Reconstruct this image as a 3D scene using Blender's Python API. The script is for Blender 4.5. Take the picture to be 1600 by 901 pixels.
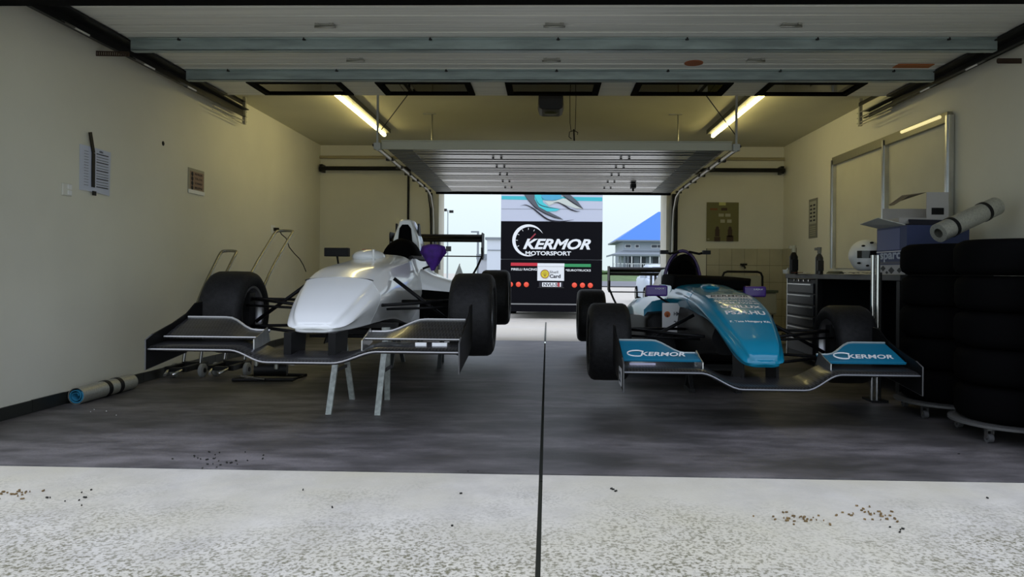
import bpy, bmesh, math, random
import numpy as np
from mathutils import Vector, Matrix
from mathutils.bvhtree import BVHTree

random.seed(7)
for o in list(bpy.data.objects): bpy.data.objects.remove(o)
SC = bpy.context.scene
C = SC.collection

# ------------------------------------------------------------------ camera, sky, exposure
FPX = 1100.0; YAW = math.radians(1.6); ROLL = math.radians(0.5); SX = -24.3/1600; SY = -25.5/1600; H = .88
cam_d = bpy.data.cameras.new('camera'); cam = bpy.data.objects.new('camera', cam_d); C.objects.link(cam)
cam_d.sensor_width = 36; cam_d.lens = 36*FPX/1600; cam_d.shift_x = SX; cam_d.shift_y = SY
cam_d.clip_start = .05; cam_d.clip_end = 2000
RM = Matrix.Rotation(YAW, 4, 'Z') @ Matrix.Rotation(math.pi/2, 4, 'X') @ Matrix.Rotation(ROLL, 4, 'Z')
cam.matrix_world = Matrix.Translation((0, 0, H)) @ RM
SC.camera = cam

world = bpy.data.worlds.new('sky'); SC.world = world; world.use_nodes = True
wn = world.node_tree; bg = wn.nodes['Background']
tc = wn.nodes.new('ShaderNodeTexCoord'); sep = wn.nodes.new('ShaderNodeSeparateXYZ'); wr = wn.nodes.new('ShaderNodeValToRGB')
# overcast sky: the zenith is about three times as bright as the horizon
mr = wn.nodes.new('ShaderNodeMapRange'); mr.inputs[1].default_value = 0; mr.inputs[2].default_value = 1; mr.inputs[3].default_value = .92; mr.inputs[4].default_value = 2.5; wn.links.new(sep.outputs['Z'], mr.inputs[0]); wn.links.new(mr.outputs[0], bg.inputs[1])
wn.links.new(tc.outputs['Generated'], sep.inputs[0]); wn.links.new(sep.outputs['Z'], wr.inputs[0]); wn.links.new(wr.outputs[0], bg.inputs[0])
wr.color_ramp.elements[0].color = (.82, .97, 1, 1); wr.color_ramp.elements[1].color = (.74, .80, 1, 1); wr.color_ramp.elements[1].position = .5
SC.view_settings.view_transform = 'Standard'; SC.view_settings.look = 'None'
SC.view_settings.exposure = 0.0; SC.view_settings.gamma = 1.0; SC.view_settings.use_curve_mapping = False

# ------------------------------------------------------------------ placing by pixel at a real depth
def ray(px, py):
    return RM.to_3x3() @ Vector(((px-800)/FPX + SX*1600/FPX, -(py-450.5)/FPX + SY*1600/FPX, -1))
def atY(px, py, Y):
    d = ray(px, py); p = d*(Y/d.y); p.z += H; return p
def atX(px, py, X):
    d = ray(px, py); p = d*(X/d.x); p.z += H; return p
def atZ(px, py, Z=0.0):
    d = ray(px, py); p = d*((Z-H)/d.z); p.z += H; return p

# ------------------------------------------------------------------ materials
MATS = {}
def mat(name, col, rough=.5, metal=0., noise=0., scale=8., col2=None, bump=0., bscale=60., coat=0., emit=None, estr=0., spec=None, stretch=None, detail=6.):
    if name in MATS: return MATS[name]
    m = bpy.data.materials.new(name); m.use_nodes = True; MATS[name] = m
    nt = m.node_tree; b = nt.nodes['Principled BSDF']
    b.inputs['Base Color'].default_value = (*col, 1); b.inputs['Roughness'].default_value = rough; b.inputs['Metallic'].default_value = metal
    if coat: b.inputs['Coat Weight'].default_value = coat; b.inputs['Coat Roughness'].default_value = .06
    if spec is not None: b.inputs['Specular IOR Level'].default_value = spec
    if emit: b.inputs['Emission Color'].default_value = (*emit, 1); b.inputs['Emission Strength'].default_value = estr
    if noise or bump or col2:
        t = nt.nodes.new('ShaderNodeTexCoord'); mp = nt.nodes.new('ShaderNodeMapping'); nt.links.new(t.outputs['Object'], mp.inputs[0])
        if stretch: mp.inputs['Scale'].default_value = stretch
        if noise or col2:
            n = nt.nodes.new('ShaderNodeTexNoise'); n.inputs['Scale'].default_value = scale; n.inputs['Detail'].default_value = detail
            nt.links.new(mp.outputs[0], n.inputs[0])
            r = nt.nodes.new('ShaderNodeValToRGB'); nt.links.new(n.outputs[0], r.inputs[0]); nt.links.new(r.outputs[0], b.inputs['Base Color'])
            c2 = col2 or tuple(c*(1-noise) for c in col); c1 = col if col2 else tuple(min(1, c*(1+noise*.5)) for c in col)
            r.color_ramp.elements[0].position = .36; r.color_ramp.elements[0].color = (*c2, 1)
            r.color_ramp.elements[1].position = .64; r.color_ramp.elements[1].color = (*c1, 1)
        if bump:
            n2 = nt.nodes.new('ShaderNodeTexNoise'); n2.inputs['Scale'].default_value = bscale; n2.inputs['Detail'].default_value = 4
            nt.links.new(mp.outputs[0], n2.inputs[0]); bp = nt.nodes.new('ShaderNodeBump'); bp.inputs['Strength'].default_value = bump; bp.inputs['Distance'].default_value = .004
            nt.links.new(n2.outputs[0], bp.inputs['Height']); nt.links.new(bp.outputs[0], b.inputs['Normal'])
    return m

def carbon(name, a=.012, b_=.05, s=110):
    m = mat(name, (a, a, a), .28, coat=.15, spec=.3); nt = m.node_tree; p = nt.nodes['Principled BSDF']
    t = nt.nodes.new('ShaderNodeTexCoord'); mp = nt.nodes.new('ShaderNodeMapping'); mp.inputs['Rotation'].default_value = (0, 0, math.pi/4)
    ck = nt.nodes.new('ShaderNodeTexChecker'); ck.inputs['Scale'].default_value = s
    ck.inputs[1].default_value = (a, a, a*1.05, 1); ck.inputs[2].default_value = (b_, b_, b_*1.05, 1)
    nt.links.new(t.outputs['Object'], mp.inputs[0]); nt.links.new(mp.outputs[0], ck.inputs[0]); nt.links.new(ck.outputs[0], p.inputs['Base Color'])
    return m

def concrete(name, base, dark, stain, speck, stretch=(1, 1, 1), speck_from=None, seed=0., stain_scale=.7, stain_pos=(.42, .62), rough=.85):
    m = mat(name, base, .85); nt = m.node_tree; p = nt.nodes['Principled BSDF']; L = nt.links
    t = nt.nodes.new('ShaderNodeNewGeometry'); mp = nt.nodes.new('ShaderNodeMapping'); mp.inputs['Scale'].default_value = stretch; mp.inputs['Location'].default_value = (seed, seed*.7, 0)
    L.new(t.outputs['Position'], mp.inputs[0])
    def noise(sc, d, src=mp):
        n = nt.nodes.new('ShaderNodeTexNoise'); n.inputs['Scale'].default_value = sc; n.inputs['Detail'].default_value = d; n.inputs['Roughness'].default_value = .62; L.new(src.outputs[0], n.inputs[0]); return n
    def ramp(n, a, b):
        r = nt.nodes.new('ShaderNodeMapRange'); r.inputs[1].default_value = a; r.inputs[2].default_value = b; L.new(n.outputs[0], r.inputs[0]); return r
    def mix(f, a, b):
        x = nt.nodes.new('ShaderNodeMix'); x.data_type = 'RGBA'
        L.new(f.outputs[0], x.inputs[0])
        for v, i in ((a, 6), (b, 7)):
            if isinstance(v, tuple): x.inputs[i].default_value = (*v, 1)
            else: L.new(v.outputs[2], x.inputs[i])
        return x
    n1 = ramp(noise(4.5, 14), .38, .62); c1 = mix(n1, base, dark)
    n2 = ramp(noise(stain_scale, 5), *stain_pos); c2 = mix(n2, c1, stain)
    raw = nt.nodes.new('ShaderNodeMapping'); L.new(t.outputs['Position'], raw.inputs[0])
    n3 = noise(80, 8, raw); last = c2
    r3 = ramp(n3, .47, .60)
    if speck_from is not None:
        sx = nt.nodes.new('ShaderNodeSeparateXYZ'); L.new(t.outputs['Position'], sx.inputs[0])
        n4 = noise(1.5, 4, raw)
        add = nt.nodes.new('ShaderNodeMath'); add.operation = 'MULTIPLY_ADD'; L.new(n4.outputs[0], add.inputs[0]); add.inputs[1].default_value = 1.9; L.new(sx.outputs['Y'], add.inputs[2])
        r4 = nt.nodes.new('ShaderNodeMapRange'); r4.inputs[1].default_value = speck_from+.85; r4.inputs[2].default_value = speck_from+.1; r4.inputs[3].default_value = .04; r4.inputs[4].default_value = .95; L.new(add.outputs[0], r4.inputs[0])
        mu = nt.nodes.new('ShaderNodeMath'); mu.operation = 'MULTIPLY'; L.new(r3.outputs[0], mu.inputs[0]); L.new(r4.outputs[0], mu.inputs[1]); last = mix(mu, c2, speck)
    else:
        mu = nt.nodes.new('ShaderNodeMath'); mu.operation = 'MULTIPLY'; L.new(r3.outputs[0], mu.inputs[0]); mu.inputs[1].default_value = .25; last = mix(mu, c2, speck)
    L.new(last.outputs[2], p.inputs['Base Color'])
    p.inputs['Roughness'].default_value = rough
    bp = nt.nodes.new('ShaderNodeBump'); bp.inputs['Strength'].default_value = .35*(.4 if rough < .7 else 1); bp.inputs['Distance'].default_value = .004; L.new(n3.outputs[0], bp.inputs['Height']); L.new(bp.outputs[0], p.inputs['Normal'])
    return m

WALL = mat('cream_wall_paint', (.78, .765, .65), .8, noise=.07, scale=.9, bump=.1, bscale=90)
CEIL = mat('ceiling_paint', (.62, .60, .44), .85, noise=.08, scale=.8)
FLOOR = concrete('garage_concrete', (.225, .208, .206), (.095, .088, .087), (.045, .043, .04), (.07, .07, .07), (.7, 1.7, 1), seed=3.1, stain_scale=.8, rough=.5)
APRON = concrete('apron_concrete', (.62, .59, .51), (.51, .485, .42), (.56, .525, .40), (.15, .14, .08), (1, 1, 1), speck_from=2.9, seed=1.3)
RAPRON = concrete('rear_apron_concrete', (.52, .48, .40), (.45, .42, .35), (.48, .44, .35), (.4, .38, .3), seed=8.)
JOINT = mat('joint_dirt', (.05, .055, .04), .95)
BLACK = mat('black_paint', (.005, .005, .006), .5, spec=.25)
SEAL_SHADE = mat('black_seal_and_shade', (.003, .003, .003), .85, spec=.05)  # black for seals and padding; also paints the shade on the lintel
TILEB = mat('black_glazed_tile', (.02, .022, .02), .35)
GROUT = mat('white_grout', (.6, .6, .55), .9)
TILEC = mat('cream_tile', (.50, .47, .33), .35, noise=.12, scale=3)
PANEL = mat('door_panel_steel', (.74, .74, .68), .45, .0, noise=.12, scale=3, stretch=(.3, 14, 1))
BEAM = mat('galvanised_beam', (.33, .40, .39), .45, .2, noise=.25, scale=6, stretch=(.5, 3, 3))
ALU = mat('brushed_aluminium', (.62, .63, .63), .3, .95, noise=.12, scale=5, stretch=(1, 20, 1))
GALV = mat('galvanised_steel', (.42, .42, .38), .4, .8)
DARKM = mat('dark_steel', (.015, .015, .015), .45, .3, spec=.3)
CHROME = mat('chrome', (.7, .7, .68), .15, 1.)
WHITEP = mat('white_car_paint', (.90, .92, .92), .22, coat=.6)
TEAL = mat('teal_car_paint', (.0, .20, .33), .3, coat=.7, spec=.3)
TEALW = mat('teal_wing_film', (.002, .16, .28), .5, spec=.25)
CARB = carbon('carbon_weave', .004, .045, 80)
CARBD = mat('black_carbon', (.003, .003, .0035), .5, spec=.2)
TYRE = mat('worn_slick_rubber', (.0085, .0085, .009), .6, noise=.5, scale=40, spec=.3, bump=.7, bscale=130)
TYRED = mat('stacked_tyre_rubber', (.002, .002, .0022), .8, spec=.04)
RIM = mat('dark_wheel_metal', (.07, .07, .075), .35, .8)
RIML = mat('bright_wheel_lip', (.35, .35, .36), .3, .9)
PURPLE = mat('purple_cloth', (.075, .015, .26), .7, noise=.3, scale=20)
RED = mat('red_plastic', (.45, .02, .02), .5)
WHITEM = mat('white_print', (.85, .86, .85), .5)
PAPER = mat('paper', (.62, .66, .78), .8)
INK = mat('ink', (.02, .02, .03), .8)
SILVER = mat('silver_foam', (.5, .5, .44), .35, .5, noise=.15, scale=90, bump=.3, bscale=200)
TUBE = mat('fluorescent_tube', (1, 1, 1), .5, emit=(1.0, .84, .36), estr=16)
GLASS = bpy.data.materials.new('door_window_acrylic'); GLASS.use_nodes = True
_n = GLASS.node_tree; _n.nodes.clear(); _o = _n.nodes.new('ShaderNodeOutputMaterial'); _m = _n.nodes.new('ShaderNodeMixShader'); _t = _n.nodes.new('ShaderNodeBsdfTransparent'); _g = _n.nodes.new('ShaderNodeBsdfGlossy'); _f = _n.nodes.new('ShaderNodeFresnel')
_f.inputs[0].default_value = 1.9; _g.inputs['Roughness'].default_value = .03; _t.inputs[0].default_value = (.97, .97, .95, 1)
_n.links.new(_f.outputs[0], _m.inputs[0]); _n.links.new(_t.outputs[0], _m.inputs[1]); _n.links.new(_g.outputs[0], _m.inputs[2]); _n.links.new(_m.outputs[0], _o.inputs[0])

# ------------------------------------------------------------------ mesh builder
class MB:
    def __init__(s): s.v = []; s.f = []; s.m = []; s.sm = []; s.mi = 0
    def add(s, vs, fs, smooth=False):
        b = len(s.v); s.v += [tuple(v) for v in vs]; s.f += [tuple(i+b for i in f) for f in fs]; s.m += [s.mi]*len(fs); s.sm += [smooth]*len(fs); return s
    def box(s, c, d, rot=None):
        c = Vector(c); hx, hy, hz = d[0]/2, d[1]/2, d[2]/2
        vs = [Vector((x, y, z)) for z in (-hz, hz) for y in (-hy, hy) for x in (-hx, hx)]
        if rot is not None: vs = [rot @ v for v in vs]
        return s.add([v+c for v in vs], [(0, 2, 3, 1), (4, 5, 7, 6), (0, 1, 5, 4), (2, 6, 7, 3), (0, 4, 6, 2), (1, 3, 7, 5)])
    def bb(s, a, b): return s.box([(a[i]+b[i])/2 for i in range(3)], [abs(b[i]-a[i]) for i in range(3)])
    def bar(s, p0, p1, w, t, up=(0, 0, 1)):
        p0, p1 = Vector(p0), Vector(p1); d = p1-p0; L = d.length; d.normalize(); up = Vector(up)
        x = d.cross(up)
        if x.length < 1e-4: x = d.cross(Vector((0, 1, 0)))
        x.normalize(); z = x.cross(d).normalized(); R = Matrix((x, d, z)).transposed()
        return s.box((p0+p1)/2, (w, L, t), R)
    def tube(s, pts, r, n=8, closed=False, cap=True):
        pts = [Vector(p) for p in pts]; N = len(pts); rs = r if isinstance(r, (list, tuple)) else [r]*N
        vs = []; prev = None
        for i, p in enumerate(pts):
            if closed: d = pts[(i+1) % N]-pts[i-1]
            else: d = pts[min(i+1, N-1)]-pts[max(i-1, 0)]
            d.normalize()
            if prev is None:
                a = d.cross(Vector((0, 0, 1)))
                if a.length < 1e-3: a = d.cross(Vector((0, 1, 0)))
            else: a = prev-d*prev.dot(d)
            a.normalize(); b = d.cross(a); prev = a
            vs += [p+(a*math.cos(2*math.pi*k/n)+b*math.sin(2*math.pi*k/n))*rs[i] for k in range(n)]
        fs = []
        for i in range(N if closed else N-1):
            j = (i+1) % N
            fs += [(i*n+k, i*n+(k+1) % n, j*n+(k+1) % n, j*n+k) for k in range(n)]
        s.add(vs, fs, True)
        if cap and not closed: s.add(vs[:n], [tuple(range(n))[::-1]]); s.add(vs[-n:], [tuple(range(n))])
        return s
    def cyl(s, p0, p1, r, n=16, r2=None):
        return s.tube([p0, p1], [r, r if r2 is None else r2], n)
    def lathe(s, prof, c, ax='Z', n=32, smooth=True):
        """prof: (along, radius) list"""
        vs = []
        for (a, r) in prof:
            for k in range(n):
                t = 2*math.pi*k/n; u, v = r*math.cos(t), r*math.sin(t)
                vs.append({'Z': (u, v, a), 'X': (a, u, v), 'Y': (v, a, u)}[ax])
        vs = [Vector(v)+Vector(c) for v in vs]; fs = []
        for i in range(len(prof)-1): fs += [(i*n+k, i*n+(k+1) % n, (i+1)*n+(k+1) % n, (i+1)*n+k) for k in range(n)]
        return s.add(vs, fs, smooth)
    def sphere(s, c, r, nu=16, nv=10):
        rx, ry, rz = r if isinstance(r, (list, tuple)) else (r, r, r); vs = []; fs = []
        for i in range(nv+1):
            ph = math.pi*i/nv
            for k in range(nu):
                t = 2*math.pi*k/nu; vs.append((c[0]+rx*math.sin(ph)*math.cos(t), c[1]+ry*math.sin(ph)*math.sin(t), c[2]+rz*math.cos(ph)))
        for i in range(nv): fs += [(i*nu+k, (i+1)*nu+k, (i+1)*nu+(k+1) % nu, i*nu+(k+1) % nu) for k in range(nu)]
        return s.add(vs, fs, True)
    def prism(s, poly, axis, a, b):
        """poly in the two other axes (order x,y,z), extruded along axis from a to b"""
        def P(u, v, w): return {'X': (w, u, v), 'Y': (u, w, v), 'Z': (u, v, w)}[axis]
        n = len(poly); vs = [P(u, v, a) for u, v in poly]+[P(u, v, b) for u, v in poly]
        return s.add(vs, [tuple(range(n))[::-1], tuple(range(n, 2*n))]+[(i, (i+1) % n, n+(i+1) % n, n+i) for i in range(n)])
    def rings(s, rings, cap=True, smooth=True, closed=True):
        n = len(rings[0]); vs = [v for r in rings for v in r]; fs = []
        for i in range(len(rings)-1): fs += [(i*n+k, i*n+(k+1) % n, (i+1)*n+(k+1) % n, (i+1)*n+k) for k in range(n if closed else n-1)]
        s.add(vs, fs, smooth)
        if cap: s.add(rings[0], [tuple(range(n))[::-1]], smooth); s.add(rings[-1], [tuple(range(n))], smooth)
        return s
    def build(s, name, mats, parent=None, loc=None, bevel=0.):
        me = bpy.data.meshes.new(name); me.from_pydata(s.v, [], s.f)
        for m in (mats if isinstance(mats, (list, tuple)) else [mats]): me.materials.append(m)
        me.polygons.foreach_set('material_index', s.m); me.polygons.foreach_set('use_smooth', s.sm)
        bm = bmesh.new(); bm.from_mesh(me); bmesh.ops.remove_doubles(bm, verts=bm.verts, dist=1e-6); bmesh.ops.recalc_face_normals(bm, faces=bm.faces)
        for e in bm.edges:
            if len(e.link_faces) == 2 and e.calc_face_angle(0) > math.radians(50): e.smooth = False
        bm.to_mesh(me); bm.free()
        o = bpy.data.objects.new(name, me); C.objects.link(o)
        if parent: o.parent = parent
        if loc is not None: o.location = loc
        if bevel:
            b = o.modifiers.new('bevel', 'BEVEL'); b.width = bevel; b.segments = 2; b.limit_method = 'ANGLE'; b.angle_limit = math.radians(50)
        return o

def catmull(P, sub):
    """P: array (n, k, 3); returns smooth interpolation along n"""
    P = np.array(P, float); n = len(P); out = []
    for i in range(n-1):
        p0 = P[i-1] if i > 0 else 2*P[0]-P[1]; p1, p2 = P[i], P[i+1]; p3 = P[i+2] if i+2 < n else 2*P[-1]-P[-2]
        for k in range(sub):
            t = k/sub; out.append(.5*((2*p1)+(-p0+p2)*t+(2*p0-5*p1+4*p2-p3)*t*t+(-p0+3*p1-3*p2+p3)*t**3))
    out.append(P[-1]); return np.array(out)

def smooth_half(pts, y, sub=4):
    h = catmull(np.array([(x, y, z) for x, z in pts]), sub); h[:, 0] = np.maximum(h[:, 0], 0); h[0, 0] = h[-1, 0] = 0
    m = h[1:-1][::-1].copy(); m[:, 0] *= -1
    return np.vstack([h, m])
def prof(wb, wm, wt, zb, zm, zt, crown=.015, dip=0.):
    return [(0, zb), (wb*.6, zb), (wb*.93, zb+.008), (wb, zb+.03), (wm, zm), (wt, zt-.03), (wt*.9, zt), (wt*.6, zt+crown*.7-dip*.9), (0, zt+crown-dip)]
def body(secs, sub=4, lsub=5, tip=False):
    R = [smooth_half(prof(*s[1:]), s[0], sub) for s in secs]
    out = [[tuple(v) for v in r] for r in catmull(R, lsub)]
    if tip:
        f = np.array(out[0]); c = f.mean(0); pre = []
        for k, dy in ((.02, -.012), (.5, -.010), (.85, -.005)): g = c+(f-c)*k; g[:, 1] += dy; pre.append([tuple(v) for v in g])
        out = pre+out
    return out

def tag(o, label, cat, group=None, kind=None):
    o['label'] = label; o['category'] = cat
    if group: o['group'] = group
    if kind: o['kind'] = kind
    return o
def struct(o): o['kind'] = 'structure'; return o
def empty(name, loc=(0, 0, 0), rz=0, parent=None):
    o = bpy.data.objects.new(name, None); C.objects.link(o); o.location = loc; o.rotation_euler = (0, 0, rz); o.empty_display_size = .1
    if parent: o.parent = parent
    return o
def thing(name, label, cat, loc=(0, 0, 0), rz=0, group=None): return tag(empty(name, loc, rz), label, cat, group)
def clone(root, loc, rz=None, label=None):
    r = root.copy(); C.objects.link(r); r.location = loc
    if rz is not None: r.rotation_euler = (0, 0, rz)
    if label: r['label'] = label
    for ch in list(root.children):
        c = ch.copy(); C.objects.link(c); c.parent = r
        for g in list(ch.children):
            d = g.copy(); C.objects.link(d); d.parent = c
    return r

ROT = {'front': (math.pi/2, 0, 0), 'left': (math.pi/2, 0, math.pi/2), 'right': (math.pi/2, 0, -math.pi/2), 'top': (0, 0, 0)}
def text(name, s, loc, m, parent=None, h=None, w=None, face='front', shear=0., bold=0., ext=.001, drape=None, align='CENTER', rot=None, wm=None):
    cu = bpy.data.curves.new('t', 'FONT'); cu.body = s; cu.align_x = align; cu.align_y = 'CENTER'; cu.shear = shear; cu.offset = bold; cu.extrude = 0 if drape else .5*ext; cu.resolution_u = 3
    to = bpy.data.objects.new('t', cu); C.objects.link(to); bpy.context.view_layer.update()
    me = bpy.data.meshes.new_from_object(to.evaluated_get(bpy.context.evaluated_depsgraph_get())); bpy.data.objects.remove(to)
    co = np.zeros(len(me.vertices)*3); me.vertices.foreach_get('co', co); co = co.reshape(-1, 3)
    mn, mx = co.min(0), co.max(0); sz = np.maximum(mx-mn, 1e-6); cc = (mn+mx)/2
    sc = (h/sz[1]) if h else (w/sz[0]); sx = (w/sz[0]) if w else sc
    co[:, 0] = (co[:, 0]-cc[0])*sx; co[:, 1] = (co[:, 1]-cc[1])*sc
    E3 = Matrix.Identity(3)
    if rot is not None: E3 = rot.to_3x3()
    else:
        from mathutils import Euler
        E3 = Euler(ROT[face]).to_matrix()
    R = np.array(E3); co = co@R.T
    if drape:
        bv, eps = drape; L = Vector(loc)
        for i in range(len(co)):
            hit = bv.ray_cast(Vector((co[i, 0]+L.x, co[i, 1]+L.y, 5)), Vector((0, 0, -1)))[0]
            co[i, 2] = (hit.z+eps if hit else L.z)-L.z
    me.vertices.foreach_set('co', co.ravel()); me.update(); me.materials.clear(); me.materials.append(m)
    o = bpy.data.objects.new(name, me); C.objects.link(o); o.location = loc
    if parent: o.parent = parent
    return o

# ================================================================== THE SHELL
XL, XR, YB, ZC, YF, YF2 = -3.13, 3.18, 9.6, 2.6, 3.08, 3.5
OL, OR, OZ = -2.82, 2.92, 2.2          # front opening
RL, RR, RZ = -1.49, 1.61, 2.12         # rear opening
YB2 = 10.1
struct(MB().bb((XL-.15, YF2, -.05), (XL, YB, ZC)).build('wall_left', WALL))
struct(MB().bb((XR, YF2, -.05), (XR+.15, YB, ZC)).build('wall_right', WALL))
struct(MB().bb((XL-.15, YB, -.3), (RL, YB2, ZC)).bb((RR, YB, -.3), (XR+.15, YB2, ZC)).bb((RL, YB, RZ), (RR, YB2, ZC)).build('wall_back', WALL))
struct(MB().bb((-9, YF, -.05), (OL, YF2, 4.6)).bb((OR, YF, -.05), (9, YF2, 4.6)).bb((OL, YF, OZ+.03), (OR, YF2, 4.6)).build('wall_front', WALL))
struct(MB().bb((XL-.15, YF2, ZC), (XR+.15, YB2, ZC+.2)).build('ceiling', CEIL))
struct(MB().bb((OL, YF-.02, OZ), (OR, YF2-.02, OZ+.03)).bb((OL-.2, YF2, OZ+.04), (OR+.15, YF2+.03, ZC-.03)).build('lintel_shade_1', SEAL_SHADE))  # lintel underside and inner face coloured black, shade put into the colour
# floor slabs with the open joint between them
fl = struct(MB().bb((XL, YF, -.12), (XR, 9.05, -.03)).build('floor', JOINT))
JX = -.02
for a, b in ((XL, JX-.008), (JX+.008, XR)):
    MB().bb((a, YF+.003, -.03), (b, 9.05, 0)).build('concrete_slab', FLOOR, fl)
ap = struct(MB().bb((-14, -14, -.2), (14, YF, -.035)).build('ground_front', JOINT))
for a, b in ((-6, JX-.008), (JX+.008, 6)):
    MB().bb((a, -6, -.035), (b, YF-.006, -.004)).build('concrete_slab', APRON, ap)
MB().bb((-14, -14, -.035), (-6.01, YF-.006, -.004)).bb((6.01, -14, -.035), (14, YF-.006, -.004)).bb((-6, -14, -.035), (6, -6.01, -.004)).build('outer_slab', APRON, ap)
# rear apron, falling gently away from the garage
gr = struct(MB().add([(-40, 9.05, -.012), (40, 9.05, -.012), (40, 16, -.26), (-40, 16, -.26), (40, 56, -.26), (-40, 56, -.26), (-3.3, 9.05, -.012)],
    [(0, 1, 2, 3), (3, 2, 4, 5)]).build('ground_rear', RAPRON))
for y0, z0, y1, z1, x in ((9.1, -.008, 15.95, -.25, JX), ):
    MB().add([(x-.012, y0, z0), (x+.012, y0, z0), (x+.012, y1, z1+.002), (x-.012, y1, z1+.002)], [(0, 1, 2, 3)]).build('joint', JOINT, gr)
ROAD = mat('track_asphalt', (.16, .165, .17), .9, noise=.15, scale=.2)
GRASS = mat('grass_bank', (.10, .16, .05), .95, noise=.4, scale=.6)
struct(MB().bb((-300, 56.01, -.5), (-3, 400, -.26)).build('ground_far', RAPRON))
struct(MB().bb((-3, 56, -.4), (300, 57, -.18)).build('kerb', mat('dark_kerb', (.05, .05, .05), .9)))
struct(MB().bb((-3, 57, -.5), (300, 96, -.24)).build('track', ROAD))
struct(MB().add([(-3, 96, -.25), (400, 96, -.25), (400, 118, .9), (-3, 118, .9), (400, 400, 1.2), (-3, 400, 1.2)], [(0, 1, 2, 3), (3, 2, 4, 5)]).build('grass_field', GRASS))

# ---- black skirting tiles
bl = struct(MB().bb((XL, YF2, 0), (XL+.006, YB, .075)).build('baseboard_left', GROUT))
y = YF2+.1
while y < YB-.02:
    y1 = min(y+.29, YB-.01)
    MB().bb((XL+.004, y, 0.002), (XL+.016, y1, .078+random.uniform(-.002, .002))).build('tile', TILEB, bl); y += .294
br = struct(MB().bb((XR-.006, YF2, 0), (XR, YB, .075)).build('baseboard_right', GROUT))
y = YF2+.1
while y < YB-.02:
    y1 = min(y+.29, YB-.01)
    MB().bb((XR-.016, y, 0.002), (XR-.004, y1, .078)).build('tile', TILEB, br); y += .294
# ---- cream wall tiles round the wash corner
tw = struct(MB().bb((2.15, YB-.006, 0), (XR, YB, 1.222)).bb((XR-.006, 9.08, 0.08), (XR, YB-.006, 1.222)).build('tiled_splashback', mat('tile_grout', (.10, .09, .06), .95)))
TW, TH = .169, .2265
for c in range(6):
    for r in range(6):
        x1 = XR-.012-c*TW; z1 = 1.222-r*TH; z0 = max(z1-TH+.004, .002)
        if z1-z0 > .03: MB().bb((x1-TW+.004, YB-.011-random.uniform(0, .0015), z0), (x1, YB-.004, z1)).build('tile', TILEC, tw)
for c in range(3):
    for r in range(5):
        y1 = YB-.014-c*TW; z1 = 1.222-r*TH
        MB().bb((XR-.0115, y1-TW+.004, z1-TH+.004), (XR-.004, y1, z1)).build('tile', TILEC, tw)

# ================================================================== FRONT OVERHEAD DOOR
DZ = 2.475
d1 = struct(empty('door_1', (0, 4.9, DZ)))
def dp(mb, name, m, bevel=0.): 
    o = mb.build(name, m, d1, bevel=bevel); o.location = (0, -4.9, -DZ); return o
DX0, DX1 = -2.93, 3.02
ys = [3.78, 4.53, 5.27, 5.87]
for a, b in ((3.62, 3.775), (3.785, 4.525), (4.535, 5.265), (5.275, 5.865)):
    p = MB().bb((DX0, a, DZ), (DX1, b, DZ+.04))
    k = 5
    for i in range(1, k):                                         # pressed ribs along each panel
        yy = a+(b-a)*i/k
        if b-a > .3: p.bb((DX0+.02, yy-.006, DZ-.004), (DX1-.02, yy+.006, DZ))
    dp(p, 'panel', PANEL)
WINX = [-2.56+1.1*i for i in range(5)]; WW = .79; wy0, wy1 = 5.875, 6.36
p = MB().bb((DX0, wy0, DZ), (DX1, wy0+.035, DZ+.008)).bb((DX0, wy1-.05, DZ), (DX1, wy1, DZ+.008))
xs = [DX0]+[v for w in WINX for v in (w, w+WW)]+[DX1]
for i in range(0, len(xs), 2): p.bb((xs[i], wy0+.035, DZ), (xs[i+1], wy1-.05, DZ+.008))
dp(p, 'window_panel', PANEL)
for w in WINX:
    a, b, c, d = w, w+WW, wy0+.035, wy1-.05; t = .045
    f = MB().bb((a-.01, c-.01, DZ-.012), (b+.01, c+.03, DZ+.008)).bb((a-.01, d-.035, DZ-.012), (b+.01, d+.01, DZ+.008)).bb((a-.01, c+.03, DZ-.012), (a+t, d-.035, DZ+.008)).bb((b-t, c+.03, DZ-.012), (b+.01, d-.035, DZ+.008))
    fo = dp(f, 'window_frame', SEAL_SHADE)
    MB().bb((a+t, c+.03, DZ+.001), (b-t, d-.035, DZ+.004)).build('pane', GLASS, fo)
for yy, x0, x1 in ((4.8, -2.9, 3.0), (5.55, -2.9, 2.99)):
    dp(MB().bb((x0, yy, DZ-.082), (x1, yy+.008, DZ)).bb((x0, yy, DZ-.085), (x1, yy+.05, DZ-.077)).bb((x0, yy, DZ-.012), (x1, yy-.03, DZ-.004)), 'reinforcing_beam', BEAM)
    for i in range(7):
        xx = x0+.35+i*.87; dp(MB().cyl((xx, yy-.02, DZ-.004), (xx, yy-.02, DZ-.02), .012, 8), 'bolt', DARKM)
for yy, pxs in ((4.53, (508, 866, 1236)), (5.27, (556, 862, 1181))):
    for px in pxs:
        q = atY(px, 60, yy).x
        dp(MB().bb((q-.05, yy-.02, DZ-.012), (q+.05, yy+.02, DZ-.002)).bb((q-.06, yy-.03, DZ-.014), (q-.035, yy+.03, DZ)).bb((q+.035, yy-.03, DZ-.014), (q+.06, yy+.03, DZ)).cyl((q-.07, yy, DZ-.016), (q+.07, yy, DZ-.016), .007, 6), 'hinge', GALV)
q = atY(1084, 101, 5.36); dp(MB().lathe([(DZ-.006, 0), (DZ-.006, .07), (DZ-.001, .07)], (q.x, 5.36, 0), 'Z', 20), 'oval_sticker', mat('orange_sticker', (.35, .10, .03), .6))
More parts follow.
